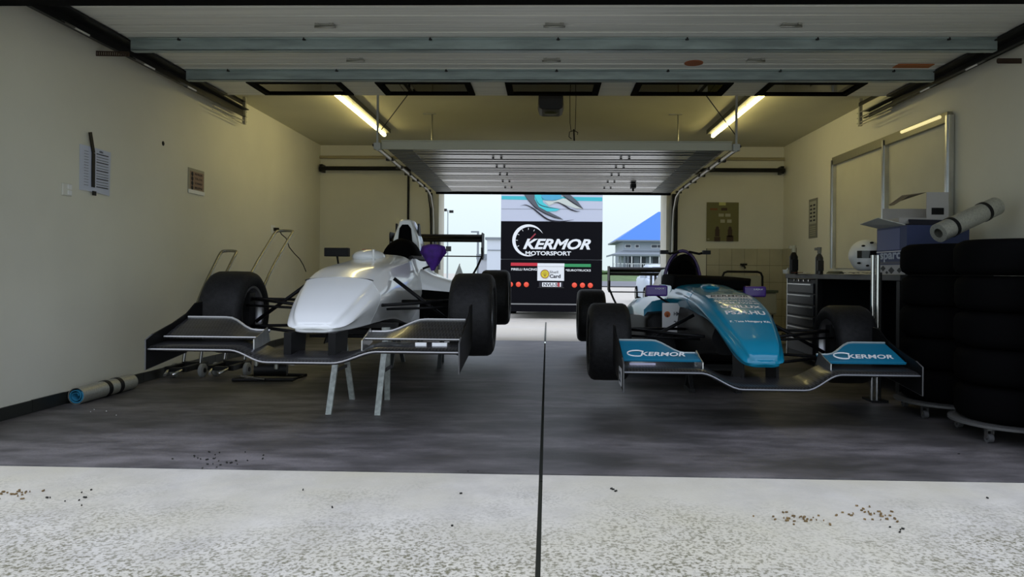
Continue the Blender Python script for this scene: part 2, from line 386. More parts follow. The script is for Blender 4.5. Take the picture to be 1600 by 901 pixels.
q = atY(1435, 104, 5.42); dp(MB().bb((q.x-.17, 5.38, DZ-.008), (q.x+.1, 5.47, DZ-.002)), 'warning_label', mat('orange_label', (.42, .13, .03), .6))
# side strips, tracks and hangers
for s, X in ((-1, -3.0), (1, 3.07)):
    dp(MB().bb((X-.03, 3.62, 2.46), (X+.03, 6.9, 2.468)).bb((X+s*.03-.003, 3.62, 2.40), (X+s*.03+.003, 6.9, 2.468)).bb((X-.03, 3.62, 2.395), (X+.0, 6.9, 2.402)), 'track', DARKM)
    dp(MB().bb((X-.05, 3.62, 2.55), (X-.02, 6.95, 2.556)).bb((X-.05, 3.62, 2.52), (X-.045, 6.95, 2.556)), 'upper_track', DARKM)
    dp(MB().bb((X-s*.04-.002, 3.64, DZ-.02), (X-s*.04+.05*-s, 6.3, DZ-.003)), 'end_cap', DARKM)
    for yy in (4.35, 5.1, 5.72): dp(MB().box((X-s*.02, yy, 2.39), (.1, .14, .012), Matrix.Rotation(s*-.5, 3, 'Y')), 'bracket', GALV)
    e = MB()
    for k in range(3): e.bb((X-.045, 6.3, 2.36+.05*k), (X-.03, 7.0, 2.367+.05*k))
    e.bb((X-.05, 6.93, 2.33), (X-.02, 6.96, ZC)); e.bb((X-.05, 6.3, 2.33), (X-.04, 6.96, 2.337))
    dp(e, 'track_end', GALV)
    dp(MB().tube([(X, 3.62, 2.43), (X, 3.57, 2.38), (X+s*0-.0, 3.54, 2.3), (X, 3.53, 2.1), (X, 3.53, .05)], .02, 8), 'vertical_track', DARKM)
# perforated hanger straps on the side walls
def strap(a, b, label):
    m = MB(); a, b = Vector(a), Vector(b); n = 15
    m.bar(a+Vector((0, 0, .014)), b+Vector((0, 0, .014)), .004, .007); m.bar(a-Vector((0, 0, .014)), b-Vector((0, 0, .014)), .004, .007)
    for i in range(n+1):
        q = a.lerp(b, i/n); m.box(q, (.010, .004, .024))
    return tag(m.build('perforated_strap', mat('rusty_steel', (.07, .045, .03), .6, .4)), label, 'bracket')
strap((XL, 4.78, 2.365), (-2.9, 4.78, 2.36), 'perforated rusty steel strap fixed between left wall and door track')
strap((3.02, 4.83, 2.33), (XR, 4.83, 2.33), 'perforated rusty steel strap fixed between right wall and door track')

# ================================================================== REAR SECTIONAL DOOR
d2 = struct(empty('door_2', (0, 8, 2)))
def ep(mb, name, m, bevel=0.):
    o = mb.build(name, m, d2, bevel=bevel); o.location = (0, -8, -2); return o
EX0, EX1 = -1.50, 1.63
def ez(y): return 2.02-(y-6.4)*.025
for i in range(6):
    a, b = 6.4+i*.5, 6.4+i*.5+.492
    m = MB().prism([(a, ez(a)), (b, ez(b)), (b, ez(b)+.04), (a, ez(a)+.04)], 'X', EX0, EX1)
    for k in (.25, .5, .75):
        yy = a+(b-a)*k; m.prism([(yy-.012, ez(yy)-.001), (yy, ez(yy)-.007), (yy+.012, ez(yy)-.001)], 'X', EX0+.01, EX1-.01)
    ep(m, 'panel', ALU)
    for x in (EX0+.13, EX1-.13): ep(MB().prism([(a, ez(a)-.004), (b, ez(b)-.004), (b, ez(b)), (a, ez(a))], 'X', x-.13, x+.1), 'end_stile', mat('end_stile_steel', (.16, .18, .19), .5, .5))
    if i:
        for x in (-.5, .75):
            for dx in (-.04, .04): ep(MB().box((x+dx, a, ez(a)-.012), (.02, .05, .012)), 'hinge', DARKM)
ep(MB().bb((EX0-.02, 6.38, 1.99), (EX1+.02, 6.4, 2.07)).bb((EX0-.02, 6.36, 2.06), (EX1+.02, 6.4, 2.068)), 'reinforcing_beam', mat('cream_steel', (.48, .48, .38), .5, .2))
ep(MB().bb((EX0, 9.39, 1.92), (EX1, 9.45, 1.99)), 'bottom_seal', SEAL_SHADE)
ep(MB().box((1.03, 8.55, 1.93), (.06, .12, .05)).cyl((1.03, 8.55, 1.93), (1.03, 8.55, 1.87), .012), 'handle', BLACK)
for s, X in ((-1, EX0-.05), (1, EX1+.05)):
    def run(dz, dx=0): return [(X+dx, 6.36, 1.99+dz), (X+dx, 9.0, 1.93+dz), (X+dx, 9.25, 1.88+dz*.7), (X+dx, 9.42, 1.72), (X+dx, 9.48, 1.5), (X+dx, 9.5, 1.2), (X+dx, 9.5, .02)]
    ep(MB().tube(run(0), .016, 6), 'track', GALV)
    ep(MB().tube(run(.045, s*.03), .009, 6), 'outer_track', DARKM)
    ep(MB().tube([(X+s*.05, 6.4, 2.03), (X+s*.05, 9.3, 1.98)], .012, 6), 'spring_tube', DARKM)
    for k in range(6): ep(MB().box((X+s*.01, 6.9+k*.45, 1.98-.01*k), (.07, .05, .03)), 'roller_bracket', DARKM)
    ep(MB().bb((X-.02+s*.02, 9.53, 0.0), (X+.05*s+.02, YB, 1.95)), 'frame_post', BLACK)
    # hanger: upright angle, diagonal brace, ceiling rod
    h = MB().bb((X-.009, 6.34, 1.97), (X+.009, 6.36, ZC)); ep(h, 'hanger', GALV)
    ep(MB().bar((X, 6.36, 2.12), (X-s*.36, 6.36, ZC), .016, .004), 'brace', DARKM)
    ep(MB().bb((X-.03, 6.33, 1.98), (X+.03, 6.38, 2.04)), 'corner_plate', GALV)
    q = -1.27 if s < 0 else 1.4
    ep(MB().cyl((q, 6.95+.7, 2.03), (q, 7.65, ZC), .008, 6).bb((q-.1, 7.63, ZC-.008), (q+.04, 7.67, ZC)), 'ceiling_rod', GALV)
ep(MB().cyl((XL+.03, 9.47, 2.265), (XR-.03, 9.47, 2.265), .028, 12), 'torsion_shaft', DARKM)
for x in (XL+.05, -1.9, 0, 2.0, XR-.06): ep(MB().box((x, 9.53, 2.27), (.04, .14, .1)), 'shaft_bearing', DARKM)
tag(MB().cyl((XL, 9.57, 2.43), (XR, 9.57, 2.43), .022, 10).build('conduit', mat('cream_conduit', (.42, .37, .22), .6)), 'cream painted pipe running along the back wall under the ceiling', 'pipe')
tag(MB().cyl((-1.91, 9.585, 2.23), (-1.91, 9.585, .3), .015, 8).build('downpipe', DARKM), 'thin dark vertical conduit on the back wall left of the rear opening', 'pipe')

# ================================================================== CEILING LAMPS
for s, X, nm in ((-1, -1.985, 'left'), (1, 1.965, 'right')):
    lamp = thing('fluorescent_lamp', 'long twin fluorescent tube lamp on the ceiling, %s of the rear door' % nm, 'lamp', (X, 7, ZC), group='ceiling fluorescent lamps')
    b = MB().bb((-.05+s*-.02, -1.5, -.05), (.05+s*-.02, 1.5, 0)).build('housing', mat('lamp_housing', (.10, .10, .07), .6), lamp)
    for k in (-1, 1):
        MB().cyl((s*.0, k*.74-.73, -.075), (s*.0, k*.74+.73, -.075), .02, 12).build('tube', TUBE, lamp)
    for yy in (-1.48, 0, 1.48): MB().bb((-.02, yy-.012, -.09), (.02, yy+.012, -.05)).build('socket', WHITEM, lamp)

# door opener with pull cords
op = thing('door_opener', 'dark rounded door opener motor unit hanging under the ceiling', 'motor', (.02, 6.75, ZC))
MB().bb((-.02, -.02, -.065), (.02, .02, 0)).build('mount', DARKM, op)
MB().rings([[(x*w, y*.16, z) for x, y in ((-1, -1), (1, -1), (1.05, 0), (1, 1), (-1, 1), (-1.05, 0))] for z, w in ((-.06, .115), (-.15, .12), (-.18, .11), (-.195, .075))]).build('housing', mat('dark_plastic', (.02, .02, .022), .4), op, bevel=.01)
MB().lathe([(-.205, 0), (-.203, .06), (-.193, .07)], (0, 0, 0), 'Z', 16).build('lamp_lens', mat('smoked_lens', (.04, .045, .02), .3), op)
cd = MB().tube([(.2, 6.7, ZC), (.205, 6.7, 2.3), (.215, 6.7, 2.22)], .003, 5).tube([(.26, 6.7, ZC), (.255, 6.7, 2.24), (.24, 6.7, 2.2)], .003, 5).tube([(.24, 6.7, 2.23), (.2, 6.7, 2.215), (.195, 6.7, 2.17), (.22, 6.7, 2.15)], .004, 5).tube([(.24, 6.7, 2.23), (.28, 6.7, 2.21), (.275, 6.7, 2.19)], .004, 5).tube([(.24, 6.7, 2.24), (.245, 6.7, 2.15), (.25, 6.7, 2.08)], .008, 6)
tag(cd.build('pull_cord', BLACK), 'knotted black pull cord dangling from the ceiling beside the motor', 'cord')

# ================================================================== RACING CARS
def wheel(parent, x, y, R, w, side, rimr=.17):
    hw = w/2
    t = MB().lathe([(-hw*.86, rimr), (-hw*.97, rimr+.02), (-hw, (R+rimr)/2), (-hw*.97, R-.035), (-hw*.86, R-.012), (-hw*.7, R-.002), (0, R), (hw*.7, R-.002), (hw*.86, R-.012), (hw*.97, R-.035), (hw, (R+rimr)/2), (hw*.97, rimr+.02), (hw*.86, rimr)], (0, 0, 0), 'X', 56)
    o = t.build('wheel', TYRE, parent, (x, y, R))
    MB().lathe([(-hw*.86, rimr-.012), (-hw*.88, rimr+.004), (-hw*.6, rimr-.02), (hw*.6, rimr-.02), (hw*.88, rimr+.004), (hw*.86, rimr-.012)], (0, 0, 0), 'X', 40).build('rim', RIML, o)
    d = MB(); sx = side*hw*.35
    for k in range(8):
        a = 2*math.pi*k/8; d.bar((sx, .03*math.cos(a), .03*math.sin(a)), (sx+side*.02, (rimr-.02)*math.cos(a), (rimr-.02)*math.sin(a)), .028, .03, up=(1, 0, 0))
    d.lathe([(sx-.02, .05), (sx+side*.05, .05), (sx+side*.05, 0)], (0, 0, 0), 'X', 16)
    d.build('spokes', RIM, o)
    MB().lathe([(-side*hw*.5, 0), (-side*hw*.5, .12), (-side*hw*.2, .12), (-side*hw*.2, 0)], (0, 0, 0), 'X', 24).build('brake_disc', DARKM, o)
    return o

def arms(parent, x, y, R, side, zc, inner=.25, dy=(-.32, .3), top=.5):
    ox = side*(x-.14); ix = side*inner
    def blade(a, b, nm='wishbone', r=.011): MB().tube([a, b], r, 6).build(nm, CARBD, parent)
    blade((ix, y+dy[0], zc+.06), (ox, y, zc+.08)); blade((ix, y+dy[1], zc+.06), (ox, y, zc+.08))
    blade((ix, y+dy[0], zc-.11), (ox, y, zc-.10)); blade((ix, y+dy[1], zc-.11), (ox, y, zc-.10))
    blade((ix, y+.02, top), (ox-side*.03, y, zc-.07), 'pushrod', .013)
    blade((ix, y+dy[0]*.6, zc+.03), (ox, y-.08, zc+.04), 'track_rod', .009)
    MB().box((ox+side*.02, y, zc), (.05, .09, .24)).build('upright', DARKM, parent)

def front_wing(parent, y0, chord, half, z_out, z_mid, flapm, flapx0, skin, edge):
    N = 60; rs = []
    for i in range(N+1):
        x = -half+2*half*i/N; ax = abs(x); t = min(max((ax-.17)/.22, 0), 1); t = t*t*(3-2*t); z = z_mid+(z_out-z_mid)*t; sw = .05*(1-t)
        ring = [(x, y0-sw, z), (x, y0-sw+.02, z+.014), (x, y0+chord*.45, z+.022), (x, y0+chord, z+.03), (x, y0+chord, z+.026), (x, y0+chord*.5, z-.004), (x, y0-sw+.02, z-.012)]
        rs.append(ring)
    w = MB().rings(rs, cap=True).build('front_wing', CARB, parent)
    e = MB()
    e.tube([(r[0][0], r[0][1]-.001, r[0][2]) for r in rs], .0045, 6); e.build('leading_edge', edge, w)
    for s in (-1, 1):
        f = []; K = 14
        for i in range(K+1):
            t = i/K; x = s*(flapx0+(half-.015-flapx0)*t); rise = min(max((t-.15)/.4, 0), 1); rise = rise*rise*(3-2*rise)
            za = z_out+.055; zb = z_out+.075+.065*rise; ya, yb = y0+chord*.55, y0+chord*.75+.12+.09*rise
            f.append([(x, ya, za), (x, (ya+yb)/2, (za+zb)/2+.002), (x, yb, zb), (x, yb, zb-.005), (x, (ya+yb)/2, (za+zb)/2-.01), (x, ya, za-.009)])
        fo = MB().rings(f).build('flap', [flapm], w)
        MB().tube([(r[2][0], r[2][1], r[2][2]+.004) for r in f], .007, 6).build('gurney_strip', skin, fo)
        MB().tube([(r[0][0], r[0][1], r[0][2]) for r in f], .004, 6).build('front_lip', skin if flapm is CARB else TEALW, fo)
        X = s*half
        ep_ = MB().prism([(y0-.02, z_out-.105), (y0-.02, z_out+.05), (y0+.05, z_out+.075), (y0+.25, z_out+.12), (y0+.40, z_out+.165), (y0+.5, z_out+.22), (y0+.58, z_out+.225), (y0+.58, z_out-.02), (y0+.4, z_out-.06)], 'X', X-.004, X+.004)
        ep_.build('endplate', CARBD, w)
        MB().tube([(X, y0+.4, z_out-.06), (X, y0-.02, z_out-.105), (X, y0-.02, z_out+.05), (X, y0+.05, z_out+.075)], .004, 6).build('endplate_trim', mat('trim_grey', (.07, .07, .07), .4), w)
        MB().prism([(y0+.08, z_out-.01), (y0+.08, z_out+.05), (y0+.16, z_out+.07), (y0+.26, z_out+.1), (y0+.3, z_out+.02)], 'X', s*flapx0-.003, s*flapx0+.003).build('flap_bracket', ALU, w)
    return w

def rear_wing(parent, y, half, z, lo):
    w = MB()
    def foil(y0, z0, ch, ang, m):
        c, s_ = math.cos(ang), math.sin(ang)
        pts = [(0, 0), (ch*.2, .018), (ch*.6, .014), (ch, 0), (ch*.5, -.008), (ch*.1, -.012)]
        return m.prism([(y0+a*c-b*s_, z0+a*s_+b*c) for a, b in pts], 'X', -half, half)
    foil(y, z-.07, .2, .12, w); o = w.build('rear_wing', CARBD, parent)
    foil(y+.14, z-.035, .13, .45, MB()).build('upper_plane', CARBD, o)
    for s in (-1, 1):
        X = s*half
        MB().prism([(y-.02, z-.16), (y-.02, z+.01), (y+.01, z+.03), (y+.27, z+.03), (y+.27, z-.25), (y+.1, z-.28)], 'X', X-.004, X+.004).build('endplate', CARBD, o)
        MB().tube([(X, y+.02, z-.14), (X, y+.03, z-.24), (X-s*.05, y-.0, z-.36), (X-s*.1, y-.05, z-.46)], .012, 6).build('strut', DARKM, o)
    MB().bb((-half, y+.05, lo), (half, y+.16, lo+.012)).build('beam_wing', CARBD, o)
    MB().bb((-.03, y+.03, lo-.15), (-.02, y+.16, z-.05)).bb((.02, y+.03, lo-.15), (.03, y+.16, z-.05)).build('pylon', DARKM, o)
    return o

# ---------------------------------------------------------------- white car on trestles
WC = thing('racing_car', 'white single-seater racing car raised on silver trestles, front wing of bare carbon', 'racing car', (-1.27, 4.6, .33), group='single-seater racing cars')
nose = [(-.80, .07, .09, .075, .225, .24, .255, .004), (-.785, .11, .135, .11, .208, .238, .27, .006), (-.70, .135, .18, .15, .205, .26, .325, .012), (-.5, .18, .225, .19, .21, .335, .42, .02), (-.335, .20, .255, .215, .215, .38, .49, .02)]
no = MB().rings(body(nose, tip=True)).build('nose_cone', WHITEP, WC)
mono = [(-.328, .20, .255, .216, .215, .38, .492, .02), (-.1, .2, .265, .222, .215, .40, .55, .022), (.1, .2, .27, .225, .215, .41, .575, .025), (.4, .2, .275, .23, .2, .40, .60, .03), (.75, .2, .28, .235, .15, .38, .63, .04), (.86, .2, .285, .22, .14, .38, .64, .03, .02), (.95, .2, .29, .24, .13, .38, .64, .0, .26), (1.2, .2, .3, .26, .11, .38, .64, .0, .32), (1.5, .2, .3, .26, .1, .38, .65, .0, .3), (1.62, .2, .3, .24, .1, .38, .66, .02, .05), (2.0, .2, .28, .17, .1, .36, .62, .05), (2.5, .15, .2, .1, .1, .3, .5, .04), (2.9, .1, .12, .08, .12, .26, .4, .02)]
MB().rings(body(mono)).build('monocoque', WHITEP, WC)
MB().tube([(.21*math.cos(a)*1.0, -.332, .487+.020*math.sin(a)) for a in [math.pi*k/12 for k in range(13)]], .003, 5).build('panel_seam', BLACK, WC)
# screen bulge, antenna pin, roll hoop with air intake
MB().sphere((0-.06, .62, .655), (.12, .16, .055)).build('screen_bulge', WHITEP, WC)
MB().cyl((.04, .35, .62), (.04, .35, .70), .008, 8).build('antenna', WHITEM, WC)
ab = []
for y_, wb_, wt_, zb_, zt_ in ((1.66, .115, .062, .60, 1.00), (1.70, .125, .07, .60, 1.015), (1.9, .13, .07, .58, 1.0), (2.2, .12, .06, .5, .86), (2.6, .08, .04, .42, .62), (2.9, .05, .03, .36, .44)):
    ab.append(smooth_half([(0, zb_), (wb_*.7, zb_), (wb_, zb_+.03), (wb_*.9+wt_*.1, zb_+(zt_-zb_)*.5), (wt_, zt_-.05), (wt_*.7, zt_-.008), (0, zt_)], y_))
MB().rings([[tuple(v) for v in r] for r in catmull(ab, 4)]).build('engine_cover', WHITEP, WC)
MB().rings([[(x*k, yy, z) for x, z in ((-.075, .72), (.075, .72), (.05, .93), (.025, .965), (-.025, .965), (-.05, .93))] for yy, k in ((1.64, 1), (1.68, 1))]).build('air_intake', SEAL_SHADE, WC)
for s in (-1, 1): MB().prism([(1.72, .82), (1.74, .98), (1.79, .98), (1.95, .74), (1.9, .72)], 'X', s*.1-.006, s*.1+.006).build('cover_stripe', BLACK, WC)
hr = [[(.17*math.cos(a)*k, yy, .60+.235*k*math.sin(a)) for a in [math.pi*j/14 for j in range(15)]] for yy, k in ((1.36, .75), (1.40, .93), (1.5, 1.), (1.62, 1.))]
MB().rings(hr).build('headrest', SEAL_SHADE, WC)
cr = [(-.2, .9), (-.24, 1.1), (-.25, 1.35), (-.2, 1.5)]
for s in (-1, 1): MB().tube([(s*-x, yy, .65) for x, yy in cr], .022, 8).build('cockpit_pad', BLACK, WC)
# mirrors: bare on the left, wrapped in purple cloth on the right
MB().bb((-.40, .62, .655), (-.22, .68, .72)).tube([(-.31, .65, .66), (-.30, .65, .6), (-.24, .66, .57)], .009, 6).build('mirror', CARBD, WC, bevel=.008)
MB().tube([(.36, .98, .60), (.28, .98, .57)], .01, 6).build('mirror_stem', CARBD, WC)
pc = MB().rings([[(.36+rx_*math.cos(a)*(1+.14*math.sin(5*a)), .98+ry_*math.sin(a), z) for a in [2*math.pi*k/20 for k in range(20)]] for z, rx_, ry_ in ((.765, .04, .03), (.75, .085, .05), (.70, .1, .06), (.66, .07, .05), (.61, .045, .035), (.575, .02, .018), (.555, .012, .01))])
tag(pc.build('purple_bag', PURPLE, None, (-1.27, 4.6, .33)), 'purple cloth bag pulled over the right mirror of the white racing car', 'cloth')
MB().box((-.21, 1.15, .70), (.08, .06, .055)).build('harness_buckle', RED, WC, bevel=.01)
# sidepods with dark inlets
for s in (-1, 1):
    rr = []
    for y_, xo, zt_, zi, zb_ in ((.92, .55, .43, .50, .13), (.98, .60, .455, .57, .09), (1.2, .63, .45, .58, .06), (1.8, .62, .42, .54, .05), (2.3, .48, .34, .42, .05), (2.7, .28, .26, .3, .06)):
        rr.append([(s*.2, y_, zb_), (s*(xo-.04), y_, zb_), (s*xo, y_, zb_+.04), (s*xo, y_, zt_-.06), (s*(xo-.05), y_, zt_), (s*.36, y_, zt_+(zi-zt_)*.5), (s*.24, y_, zi), (s*.18, y_, zi)])
    rr = catmull(rr, 4); MB().rings([[tuple(v) for v in r] for r in rr]).build('sidepod', WHITEP, WC)
    MB().prism([(s*.27, .15), (s*.5, .15), (s*.53, .19), (s*.53, .36), (s*.50, .39), (s*.29, .405), (s*.27, .38)], 'Y', .905, .925).build('sidepod_inlet', SEAL_SHADE, WC)
    MB().prism([(.45, .02), (.55, .12), (.7, .2), (.9, .22), (.92, .03)], 'X', s*.34-.004, s*.34+.004).build('bargeboard', CARBD, WC)
    MB().add([(s*.44, 1.5, .45), (s*.5, 1.55, .62), (s*.56, 1.6, .44), (s*.47, 1.75, .45), (s*.5, 1.6, .62)], [(0, 1, 4, 3), (1, 2, 3, 4), (0, 2, 3), (0, 1, 2)]).build('winglet', WHITEP, WC)
MB().bb((-.6, .9, .02), (.6, 2.9, .045)).bb((-.2, .36, .1), (.2, .95, .13)).build('floor_plank', CARBD, WC)
MB().bb((-.13, 2.5, .08), (.13, 3.15, .42)).build('gearbox', DARKM, WC, bevel=.03)
MB().bb((-.13, 3.1, .03), (.13, 3.5, .1)).build('diffuser', CARBD, WC)
for s in (-1, 1):
    MB().prism([(-.86, .09), (-.86, .215), (-.62, .215), (-.64, .09)], 'X', s*.12-.02, s*.12+.02).build('wing_pillar', CARBD, WC)
fw = front_wing(WC, -.97, .24, .82, .13, .075, CARB, .29, mat('bare_alloy_strip', (.55, .55, .53), .4, .5), mat('worn_edge', (.35, .35, .34), .35, .5))
for x0, x1 in ((.57, .63), (.66, .74)): MB().bb((x0, -.866, .150), (x1, -.862, .170)).build('sticker', WHITEM, fw)
rear_wing(WC, 3.38, .525, .965, .72)
wheel(WC, -.79, 0, .27, .275, -1); wheel(WC, .79, 0, .27, .275, 1)
wheel(WC, -.735, 2.72, .285, .30, -1); wheel(WC, .735, 2.72, .285, .30, 1)
for s in (-1, 1):
    arms(WC, .82, 0, .27, s, .28, .26)
    arms(WC, .75, 2.72, .285, s, .28, .12, (-.35, .25), .4)

def trestle(loc, feet_front, feet_rear, top, half, label, m, leg_t=.035):
    t = thing('trestle', label, 'trestle', (loc[0], loc[1], 0), group='trestles under the white car')
    lx, ly = loc
    for s in (-1, 1):
        MB().bar((s*(half+.0)+feet_front[0], feet_front[1], 0), (s*half*1.0, 0-.02, top-.02), leg_t, leg_t*.5, up=(0, 1, 0)).build('leg', m, t)
        MB().bar((s*(half-.03)+feet_rear[0], feet_rear[1], 0), (s*half*.98, .03, top-.03), leg_t, leg_t*.5, up=(0, 1, 0)).build('leg', m, t)
        MB().bar((s*half, feet_front[1]*.45, .25), (s*half, feet_rear[1]*.45, .25), .012, .02).build('spreader', DARKM, t)
        MB().box((s*half, .005, top-.035), (.05, .1, .06)).build('top_bracket', m, t)
    MB().bb((-half-.06, -.02, top-.01), (half+.06, .06, top+.02)).build('top_rail', DARKM, t)
    return t
STAND = mat('silver_painted_steel', (.52, .56, .52), .5, .3, noise=.25, scale=30)
trestle((-1.175, 4.5), (-.0, -.245), (-.03, .28), .525, .15, 'silver A-frame trestle under the nose of the white racing car', STAND)
trestle((-1.2, 6.6), (0, -.2), (0, .2), .325, .22, 'dark trestle carrying the rear of the white racing car', mat('dull_steel', (.12, .13, .13), .5, .4))

# ---------------------------------------------------------------- teal car on low blocks
BX, BY, BZ = 1.25, 4.95, .13
BC = thing('racing_car', 'teal and black single-seater racing car with sponsor lettering on its long nose', 'racing car', (BX, BY, BZ), group='single-seater racing cars')
nose = [(-.885, .06, .075, .06, .225, .24, .255, .003), (-.87, .09, .11, .09, .215, .245, .29, .004), (-.80, .115, .135, .115, .22, .275, .345, .006), (-.71, .135, .155, .135, .25, .32, .385, .006), (-.60, .15, .175, .155, .30, .37, .43, .008), (-.37, .17, .205, .185, .39, .46, .52, .01), (-.1, .18, .225, .2, .44, .53, .58, .012), (.13, .19, .23, .205, .45, .55, .605, .015), (.2, .19, .232, .207, .45, .555, .61, .015)]
bn = MB().rings(body(nose, tip=True)).build('nose_cone', TEAL, BC)
mono = [(.205, .19, .235, .21, .45, .555, .61, .015), (.45, .2, .24, .21, .44, .56, .625, .03), (.7, .2, .26, .23, .4, .55, .64, .03), (.78, .2, .27, .24, .38, .54, .64, .02, .02), (.86, .2, .28, .25, .36, .52, .64, 0, .2), (1.2, .2, .29, .26, .36, .5, .64, 0, .25), (1.45, .2, .29, .25, .36, .5, .64, 0, .2), (1.55, .2, .28, .22, .36, .5, .64, .02, .0)]
MB().rings(body(mono)).build('cockpit_shell', TEAL, BC)
low = [(-.32, .14, .17, .16, .22, .32, .40, .01), (0, .17, .205, .19, .18, .35, .46, .01), (.5, .19, .235, .22, .08, .3, .50, .01), (1.5, .2, .26, .24, .06, .3, .5, .01), (2.2, .18, .22, .18, .06, .28, .46, .02), (2.9, .1, .12, .1, .08, .22, .36, .02)]
MB().rings(body(low)).build('lower_tub', CARBD, BC)
MB().sphere((-.02, .42, .645), (.07, .14, .03)).build('screen_bulge', TEAL, BC)
# black padded cockpit cover and roll hoop
MB().rings([[(-.24*k, y_, z0), (.38*k, y_, z0), (.39*k, y_, z1), (.3*k, y_, z1+.005), (-.22*k, y_, z1+.02)] for y_, k, z0, z1 in ((.72, .92, .63, .69), (.76, 1, .62, .715), (1.3, 1, .62, .725), (1.5, .9, .62, .72))]).build('cockpit_cover', SEAL_SHADE, BC, bevel=.01)
hp = [[(.155*math.cos(a)*k, yy+.25*(1-math.sin(a)), .62+hh*math.sin(a)) for a in [math.pi*j/14 for j in range(15)]] for yy, k, hh in ((1.45, .9, .25), (1.5, 1., .31), (1.7, .95, .30), (2.2, .7, .1))]
MB().rings(hp).build('roll_hoop_cover', SEAL_SHADE, BC)
MB().tube([(.17*math.cos(a), 1.6, .62+.34*math.sin(a)) for a in [math.pi*j/16 for j in range(17)]], .016, 8).build('roll_hoop', mat('purple_film', (.05, .02, .13), .35, coat=.4), BC)
MB().rings([[(s_*.03-.165+.0, 1.6+.9*t, z) for s_, z in ((-1, .55), (1, .55), (1, .80-.25*t), (-1, .78-.25*t))] for t in (0, .5, 1)]).build('engine_cover_side', ALU, BC)
for s in (-1, 1): MB().tube([(s*.05, 1.55, .95), (s*.13, 1.5, .93), (s*.19, 1.48, .945)], .012, 6).bb((s*.19-.035, 1.45, .925), (s*.19+.035, 1.5, .96)).build('camera_mount', BLACK, BC)
for s in (-1, 1):
    m_ = MB().bb((s*.385-.085, .62, .57), (s*.385+.085, .68, .655)).build('mirror', mat('purple_gloss', (.06, .015, .22), .3, coat=.5), BC, bevel=.012)
    MB().tube([(s*.38, .65, .575), (s*.33, .66, .54), (s*.26, .66, .5)], .009, 6).build('mirror_stem', BLACK, m_)
    text('lettering', 'LIQUI', (s*.385+.02, .618, .63), WHITEM, m_, h=.012, w=.07, shear=.2)
for s in (-1, 1):
    rr = []
    for y_, xo, zt_ in ((.72, .42, .40), (.8, .46, .43), (1.3, .5, .44), (1.9, .48, .38), (2.5, .3, .28)):
        rr.append([(s*.2, y_, .06), (s*(xo-.03), y_, .06), (s*xo, y_, .1), (s*xo, y_, zt_-.05), (s*(xo-.04), y_, zt_), (s*.2, y_, zt_+.02)])
    sp = MB().rings([[tuple(v) for v in r] for r in catmull(rr, 4)]).build('sidepod', CARBD, BC)
    rr = [[(s*.2, y_, zt_+.021), (s*(xo-.04), y_, zt_+.002), (s*(xo+.004), y_, zt_-.05), (s*(xo+.006), y_, zt_+.02), (s*(xo-.06), y_, zt_+.09), (s*.22, y_, zt_+.13)] for y_, xo, zt_ in ((.85, .45, .43), (1.3, .5, .44), (1.9, .48, .38), (2.5, .3, .28))]
    MB().rings([[tuple(v) for v in r] for r in catmull(rr, 4)]).build('sidepod_cover', TEAL, BC)
MB().bb((-.6, .9, .02), (.6, 2.9, .045)).bb((-.2, .3, .05), (.2, .95, .08)).build('floor_plank', CARBD, BC)
MB().bb((-.13, 2.5, .08), (.13, 3.15, .4)).build('gearbox', DARKM, BC, bevel=.03)
MB().bb((-.13, 3.1, .03), (.13, 3.5, .1)).build('diffuser', CARBD, BC)
# sponsor placard ahead of the left sidepod
a = atY(1035, 473, 5.5); b = atY(1064.5, 521, 5.5)
pl = MB().bb((a.x-BX, 5.5-BY, b.z-BZ), (b.x-BX, 5.506-BY, a.z-BZ)).build('sponsor_placard', mat('placard_white', (.62, .62, .62), .5), BC)
pcx, pcz, pw = (a.x+b.x)/2-BX, (a.z+b.z)/2-BZ, b.x-a.x
MB().lathe([(-.002, 0), (-.002, .024), (0, .024)], (pcx-pw*.24, 5.499-BY, pcz+.03), 'Y', 20).build('shell_emblem', mat('emblem_orange', (.5, .12, .02), .5), pl)
for k in range(5):
    an = math.radians(90+(-50+25*k)); MB().bar((pcx-pw*.24, 5.4965-BY, pcz+.01), (pcx-pw*.24+.022*math.cos(an), 5.4965-BY, pcz+.01+.035*math.sin(an)), .002, .002, up=(0, 1, 0)).build('emblem_ray', BLACK, pl)
text('lettering', 'HM', (pcx+pw*.25, 5.498-BY, pcz+.035), INK, pl, h=.03, w=.045, bold=.02)
text('lettering', '22', (pcx+pw*.25, 5.498-BY, pcz-.035), INK, pl, h=.03, w=.045, bold=.02)
text('lettering', 'HEVO', (pcx+.30, -.16, .36), WHITEM, BC, h=.03, w=.10, bold=.01, shear=.3)
text('lettering', 'RACING', (pcx+.30, -.16, .325), WHITEM, BC, h=.016, w=.09, bold=.01, shear=.3)
for s in (-1, 1): MB().prism([(-.80, .11), (-.80, .25), (-.58, .32), (-.6, .11)], 'X', s*.1-.008, s*.1+.008).build('wing_pillar', CARBD, BC)
fw = front_wing(BC, -1.0, .24, .82, .195, .115, TEALW, .36, mat('pale_strip', (.35, .42, .42), .4, .3), mat('worn_edge_dark', (.22, .23, .24), .35, .5))
for s in (-1, 1):
    text('lettering', 'KERMOR', (s*.6+.03, -.80, .277), WHITEM, fw, w=.26, h=.045, face='front', rot=Matrix.Rotation(.42, 4, 'X'), bold=.02, shear=.25)
    arc = [(s*.6-.12+.055*math.cos(t), -.795+.03*math.sin(t), .279+.03*.45*math.sin(t)) for t in [math.radians(40+18*k) for k in range(15)]]
    MB().tube(arc, .004, 5).build('dial_arc', WHITEM, fw)
st = MB().bb((-.828, -.97, .11), (-.8255, -.84, .21)).build('number_sticker', mat('sticker_white', (.5, .5, .5), .6), fw)
